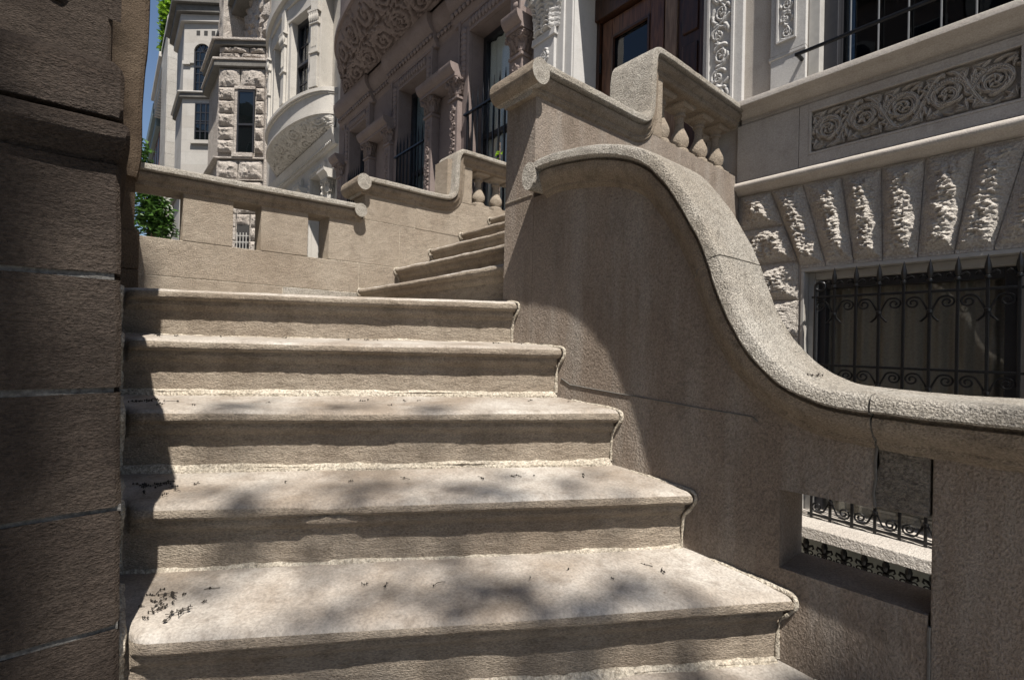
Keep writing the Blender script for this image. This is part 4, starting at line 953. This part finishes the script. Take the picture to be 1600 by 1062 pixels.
# small arched barred window low on the bay
mb = MB(TR); arc = [(.32,1.9),(.64,1.9),(.64,2.9)]+[(.48+.16*math.cos(a),2.9+.16*math.sin(a)) for a in np.linspace(.1,math.pi-.1,10)]+[(.32,2.9)]
mb.prism(arc,'y',-.01,.006); aw = mb.build('arched_window', M['inside'], rh)
mb = MB(TR)
for k in range(4): mb.tube([(.36+.08*k,.05,1.9),(.36+.08*k,.05,2.7)], .012, 5)
for z in (2.2,2.45,2.62): mb.box(.30,.66,.04,.06,z-.01,z+.01)
mb.build('bars', M['paint'], aw)
canted_blocks(rh, 2.9, 3.2, 1, .3, .66, 95, 'rock', .05)
# upper storeys behind the bay: pier, raking dark cornice, windows
mb = MB()
for k in range(6):
    for j in range(10):
        rockface(mb, [(-16.2+.55*k*.8,7.8+.42*j),(-15.78+.55*k*.8,7.8+.42*j),(-15.78+.55*k*.8,8.2+.42*j),(-16.2+.55*k*.8,8.2+.42*j)], 2.99, .14, k*3+j, (6,5), .15)
mb.build('upper_stonework', M['rock'], rh, smooth=30)
MB().box(-19.1,-13.76,2.6,2.999,9.6,9.8).box(-19.1,-13.76,2.5,2.999,9.801,9.95).build('cornice', M['darktrim'], rh, bevel=.02)
MB().box(-17.3,-16.5,2.4,2.999,7.3,12).build('upper_pier', M['rock'], rh, rough=(.15,.05,3))
for x in (-14.6,-15.6): 
    w_ = MB().box(x-.35,x+.35,2.96,2.999,8.0,9.3).build('window', M['pale'], rh); MB().box(x-.25,x+.25,2.95,2.959,8.1,9.2).build('pane', M['darkframe'], w_)

# ------------------------------------------------------------------ grey turreted house
th = thing('turret_house', 'pale grey ashlar house with faceted bay and arched window', 'townhouse', (-22, 3.2, GZ))
MB().box(-24.4,-19.12,3.0,3.9,-2,15).build('wall', M['stucco'], th)
Q0 = Vector((-19.3,2.8,0)); Q1 = Vector((-20.15,1.78,0)); eq = (Q1-Q0).normalized(); nq = Vector((-eq.y, eq.x, 0)); 
if nq.dot(Vector((1,-1,0))) < 0: nq = -nq
TQ = lambda u_, d, z: tuple(Q0+eq*u_+nq*d+Vector((0,0,z))); LQ = (Q1-Q0).length
MB().prism([(Q0.x,Q0.y),(Q1.x,Q1.y),(Q1.x-2.2,Q1.y),(Q1.x-3.2,3.0),(Q0.x,3.0)],'z',-2,11.0).build('bay', M['stucco'], th)
def tl(z0, z1, o, mt='darktrim'):
    MB().prism([(Q0.x+o*.8,Q0.y+.1),(Q0.x+o*.8,Q0.y-o*.3),(Q1.x+o*.5,Q1.y-o),(Q1.x-2.2-o*.5,Q1.y-o),(Q1.x-3.2,3.0)],'z',z0,z1).build('ledge', M[mt], th, bevel=.02)
tl(8.15,8.3,.10); tl(8.301,8.36,.16,'stucco'); tl(10.75,11.0,.12,'stucco'); tl(11.001,11.25,.25); tl(11.251,11.45,.38); tl(4.9,5.05,.1); tl(1.5,1.7,.15)
ua, ub = .20, .86  # arched window (from the wall end)
um = .66; rw = .27
mb = MB(TQ); out_ = [(um-rw-.13,9.35),(um-rw-.13,9.75)]+[(um-(rw+.13)*math.cos(a),9.75+(rw+.13)*math.sin(a)) for a in np.linspace(0,math.pi,18)]+[(um+rw+.13,9.35),(um+rw,9.35)]+[(um+rw*math.cos(a),9.75+rw*math.sin(a)) for a in np.linspace(0,math.pi,18)]+[(um-rw,9.35)]
mb.prism(out_,'y',.0005,.07); mb.box(0.02,um-rw-.13,.0005,.08,9.3,9.42).box(um+rw+.13,LQ-.01,.0005,.08,9.3,9.42)
wt = mb.build('arched_window', M['stucco'], th, smooth=30)
ar = [(um-rw,8.4),(um+rw,8.4)]+[(um+rw*math.cos(a),9.75+rw*math.sin(a)) for a in np.linspace(0,math.pi,18)]
mb = MB(TQ); mb.prism(ar,'y',.0003,.004); mb.build('interior', M['inside'], wt)
mb = MB(TQ); mb.prism([(um+(p-um)*.98,z) for p,z in ar],'y',.008,.011); mb.build('pane', M['glassdark'], wt)
mb = MB(TQ)
for k in (-1,1): mb.box(um+k*.09-.012,um+k*.09+.012,.012,.026,8.4,9.75)
for z in (8.7,9.0,9.45,9.75): mb.box(um-rw,um+rw,.0122,.0258,z-.014,z+.014)
mb.box(um-rw,um+rw,.0121,.04,9.2,9.27).box(um-rw,um-rw+.05,.012,.05,8.4,9.75).box(um+rw-.05,um+rw,.012,.05,8.4,9.75)
for a in (.6,1.2,1.9,2.5): mb.bar((um,.02,9.75),(um+rw*math.cos(a),.02,9.75+rw*math.sin(a)),.02,.014)
mb.build('sash', M['darkframe'], wt)
mb = MB(TQ); mb.box(.30,.88,.0004,.004,6.7,8.0); lw = mb.build('window', M['inside'], th)
mb = MB(TQ); mb.box(.31,.87,.008,.011,6.7,8.0); mb.build('pane', M['glassdark'], lw)
mb = MB(TQ)
for x in (.30,.48,.66,.84): mb.box(x,x+.035,.012,.03,6.7,8.0)
for z in (6.7,7.0,7.28,7.36,7.65,7.96): mb.box(.335,.84,.0122,.028,z,z+.035)
mb.build('sash', M['darkframe'], lw)
mb = MB(TQ); mb.box(.23,.98,.0005,.1,6.58,6.7); mb.build('sill', M['stucco'], lw)
mb = MB(TQ)
for k in range(3): mb.box(.26+.26*k,.38+.26*k,-.05,.012,10.35,10.5)
mb.build('vent_block', M['inside'], th)

# ------------------------------------------------------------------ far houses
he = thing('ashlar_house', 'tall weathered ashlar house end with stepped parapet beside the turret', 'townhouse', (-27, 3, GZ))
MB().prism([(1.62,-2),(1.62,12.9),(1.72,13.4),(2.0,13.25),(2.35,12.6),(2.6,12.5),(3.2,12.5),(3.2,-2)],'x',-27.5,-24.6).build('wall', M['ashlar'], he, bevel=.03)
MB().prism([(1.58,12.9),(1.58,13.1),(1.72,13.55),(2.05,13.4),(2.05,13.25),(1.72,13.4)],'x',-27.6,-24.5).build('parapet_cap', M['pale'], he)
hf = thing('corniced_house', 'far cream house with deep bracketed roof cornice against the sky', 'townhouse', (-30, 3, GZ))
MB().box(-33,-27.51,1.95,9,-2,12.6).build('wall', M['cream'], hf)
MB().box(-33,-27.6,1.62,1.95,12.3,12.75).box(-33.05,-27.52,1.5,1.95,12.751,13.0).build('cornice', M['pale'], hf, bevel=.03)
mb = MB()
for k in range(14): mb.box(-32.9+.4*k,-32.7+.4*k,1.66,1.949,11.85,12.299)
mb.build('bracket', M['pale'], hf)
mb = MB()
for k in range(3):
    for j in range(4): mb.box(-32.4+1.8*k,-31.5+1.8*k,1.93,1.949,1+2.8*j,2.9+2.8*j)
mb.build('window', M['darkframe'], hf)
hg = thing('brick_house', 'far red brick house with green metal cornice past the corniced house', 'townhouse', (-37, 3, GZ))
MB().box(-41,-33.1,1.98,9,-2,12.0).build('wall', M['brick'], hg); MB().box(-41,-33.1,1.6,1.979,12.0,12.7).box(-41,-33.15,1.75,1.979,11.5,11.999).build('cornice', M['copper'], hg, bevel=.03)
mb = MB()
for k in range(4):
    for j in range(4): mb.box(-40.4+1.8*k,-39.5+1.8*k,1.96,1.9795,1+2.8*j,2.9+2.8*j)
mb.build('window', M['darkframe'], hg)

# ------------------------------------------------------------------ houses across the street (seen in the window panes; they close off the sky)
opp = [(-92,-62,'pale',15,'long pale stone terrace far down the other side of the street'),(-61.9,-34.1,'cream',15,'long cream brick terrace down the other side of the street'),(-34,-24,'brick',13,'red brick house across the street at the far end'),(-23.9,-16,'cream',15,'cream brick house across the street'),(-15.9,-9.5,'pale',14,'pale stone house across the street'),(-9.4,-3,'brown',14.5,'dark brownstone across the street'),(-2.9,4,'stucco',15,'grey ashlar house across the street'),(4.1,11,'brick',14,'red brick house across the street at the near end')]
for x0, x1, mt, h, lab in opp:
    o = thing('opposite_house', lab, 'townhouse', ((x0+x1)/2, -18, GZ))
    MB().box(x0,x1,-26,-16.7,-2,h).build('wall', M[mt], o)
    MB().box(x0,x1,-16.699,-16.2,h-.6,h).build('cornice', M['darktrim'], o)
    n = int((x1-x0)/2)
    for j in range(4):
        for k in range(n):
            cx = x0+(x1-x0)*(k+.5)/n; w_ = MB().box(cx-.55,cx+.55,-16.699,-16.64,.6+3.2*j,2.8+3.2*j).build('window', M['pale'], o); MB().box(cx-.45,cx+.45,-16.639,-16.62,.7+3.2*j,2.7+3.2*j).build('pane', M['darkframe'], w_)

# ------------------------------------------------------------------ trees
def leaves(blobs, size, aspect=.5, flat=.3):
    vs = []; fs = []
    for (c, rad, n) in blobs:
        d = RNG.normal(size=(n,3)); d /= np.linalg.norm(d, axis=1)[:,None]; rr = RNG.random(n)**.45
        P = np.array(c)+d*rr[:,None]*np.array(rad)
        for p in P:
            a = Vector(RNG.normal(size=3)); a.z *= .5; a.normalize(); up = Vector((RNG.normal()*.6, RNG.normal()*.6, 1)).normalized(); b = a.cross(up).normalized(); nn = b.cross(a)
            L_ = size*(.6+.8*RNG.random()); W_ = L_*aspect; p = Vector(p); k = len(vs)
            vs += [p, p+a*L_*.45+b*W_*.5+nn*L_*.06, p+a*L_-nn*L_*.12, p+a*L_*.45-b*W_*.5+nn*L_*.06]
            fs.append((k,k+1,k+2,k+3))
    mb = MB(); mb.v = [tuple(v) for v in vs]; mb.f = fs; return mb
def build_leaves(mb, mt, parent, name='crown'):
    me = bpy.data.meshes.new(name); me.from_pydata(mb.v, [], mb.f); me.materials.append(M[mt]); o = bpy.data.objects.new(name, me); COL.objects.link(o)
    o.parent = parent; o.matrix_parent_inverse = Matrix.Translation(-Vector(parent.location)); return o
def limb(mb, a, b, r0, r1, wob=.06):
    a = Vector(a); b = Vector(b); n = 9; L_ = (b-a).length
    mb.tube([tuple(a.lerp(b, i/n)+Vector((fbm(i*.3,a.x,a.z,1)*wob*L_, fbm(i*.3,a.y,b.z,1.3)*wob*L_, 0))*(math.sin(math.pi*i/n))) for i in range(n+1)], [r0+(r1-r0)*i/n for i in range(n+1)], 8)
# overhead street tree behind the camera: throws the dappled shade on the lowest steps and the gate pier
t1 = thing('street_tree', 'leafy street tree at the kerb shading the gate pier and lowest steps', 'tree', (4.6, -3.2, GZ))
mb = MB(); limb(mb,(4.6,-3.2,GZ-.2),(4.4,-3.0,4.2),.22,.14); limb(mb,(4.4,-3.0,3.9),(4.1,-1.6,7.9),.10,.03); limb(mb,(4.4,-3.0,4.1),(5.8,-4.4,9.2),.10,.03); limb(mb,(4.4,-3.0,4.2),(4.7,-4.1,8.8),.09,.02); limb(mb,(4.15,-1.8,7.3),(3.9,-.6,8.3),.02,.006); limb(mb,(4.2,-2.1,6.6),(1.2,-1.4,9.3),.035,.008)
mb.build('trunk', M['bark'], t1, smooth=60)
def over(x, y, z, h):   # the point at height h whose shade falls on (x, y, z)
    t = (h-z)/1.86; return (x+t, y-.30*t, h)
bl = [((5.6,-4.4,9.0),(1.9,1.6,1.6),1900),((4.8,-4.0,8.6),(1.2,1.0,.9),900)]
for q in [((-1.15,-.24,-.35),8.2,(.3,.16,.35),330),((-1.15,-.24,.15),8.3,(.3,.15,.22),170),((-1.15,-.3,.5),8.6,(.4,.17,.35),420),((-3.1,-.12,1.3),9.4,(.8,.13,.3),420),((-3.1,-.1,.5),9.2,(.4,.1,.25),150)]: bl.append((over(*q[0],q[1]), q[2], q[3]))
rgt = random.Random(3)
for (x, y, z, r_, n_) in [(-1.0,.15,-.6,.16,40),(-.95,.45,-.6,.2,60),(-.72,.75,-.6,.17,44),(-.66,1.0,-.6,.13,26),(-.55,.72,-.6,.2,60),(-.75,.35,-.6,.2,62),(-.9,.7,-.6,.12,24),(-.45,1.05,-.6,.12,24),
        (-1.35,.2,-.42,.16,36),(-1.22,.5,-.42,.17,44),(-1.0,.72,-.42,.14,30),(-1.12,.85,-.42,.12,22),(-.9,1.05,-.42,.1,16),(-1.6,.3,-.22,.11,16),(-1.3,.75,-.22,.09,10),(-1.5,.55,-.22,.08,8),(-.5,.5,-.8,.25,90),(-.3,.9,-.8,.22,60),(-.2,1.28,-.75,.2,130),(.1,1.28,-.75,.22,150),(-.35,1.28,-.95,.2,100)]:
    bl.append((over(x, y, z, 8.4+rgt.uniform(-.5,.4)), (r_,)*3, n_))
build_leaves(leaves(bl, .085), 'leaf', t1)
t2 = thing('street_tree', 'green street tree seen through the balustrade beside the column', 'tree', (-17.5, .75, GZ))
mb = MB(); limb(mb,(-17.5,.75,GZ-.2),(-17.5,.85,2.6),.09,.06); limb(mb,(-17.5,.85,2.4),(-17.5,1.2,4.0),.05,.012); limb(mb,(-17.5,.85,2.3),(-17.6,.7,5.0),.05,.012); mb.build('trunk', M['bark'], t2, smooth=60)
build_leaves(leaves([((-17.5,1.0,3.55),(.7,.42,.62),800),((-17.4,1.15,3.1),(.5,.34,.4),350),((-17.7,.7,4.6),(.5,.3,.55),320),((-17.6,.62,5.25),(.3,.22,.4),120),((-17.5,.7,3.6),(.6,.4,.9),500)], .17, .55), 'leaf', t2)
t3 = thing('roof_tree', 'bright green leafy tree growing on the far roof terrace', 'tree', (-27.2, 1.9, 12.6))
mb = MB(); limb(mb,(-27.3,2.0,12.5),(-27.2,1.9,14.5),.08,.04); mb.build('trunk', M['bark'], t3)
build_leaves(leaves([((-28.2,2.08,15.2),(1.0,.6,1.6),2600),((-28.4,1.9,13.9),(.7,.36,.9),800),((-28.0,2.35,16.8),(.9,.5,1.0),900)], .2, .6), 'leafbright', t3)
wp = thing('window_plant', 'sprig of lime green leaves beside the stair pier', 'plant', (-3.72, 2.9, 1.0))
mb = MB(); mb.tube([(-3.72,2.9,1.0),(-3.72,2.9,1.4),(-3.715,2.89,1.95)], .008, 5); mb.build('stem', M['bark'], wp)
build_leaves(leaves([((-3.72,2.89,1.86),(.02,.02,.08),8)], .045, .7), 'lime', wp)

# ------------------------------------------------------------------ fallen blossom twigs on the treads
mb = MB(); rg = random.Random(5)
def twig(x, y, z, s=1.0):
    s *= rg.choice((.45,.6,.8,1.0,1.5))
    a = rg.random()*6.28; p = [(x, y, z+.003)]
    for i in range(3): a += rg.uniform(-.7,.7); p.append((p[-1][0]+.009*s*math.cos(a), p[-1][1]+.009*s*math.sin(a), z+.002+.004*rg.random()))
    mb.tube(p, .0009, 3)
    for q in p[1:]:
        if rg.random() < .75: k = len(mb.v); mb.lathe(q[0], q[1], [(q[2]-.0025,.0008),(q[2],.0026*s*rg.uniform(.5,1.3)),(q[2]+.003,.001)], 5)
def on_tread(k, y, c): return ped(k, c, y, .006)
for k in (2,3,4,5):
    for i in range({2:5,3:12,4:20,5:15}[k]):
        y = .07+abs(rg.gauss(0,.05)); c = .17-abs(rg.gauss(0,.035)); twig(*on_tread(k,y,c), .9)
    for i in range(9):
        y = rg.uniform(.1,1.24); c = .18-abs(rg.gauss(0,.02)) if rg.random() < .7 else rg.uniform(.03,.17); twig(*on_tread(k,y,c), .8)
for i in range(9): twig(*on_tread(5, .11+rg.gauss(0,.02), .085+rg.gauss(0,.014)), 1)
for i in range(4): twig(-.42+rg.gauss(0,.02), 1.27+rg.gauss(0,.015), -.062, .7)
o = mb.build('fallen_twigs', M['twig']); o['kind'] = 'stuff'; tag(o, 'dark dried blossom twigs scattered along the stair treads', 'debris')
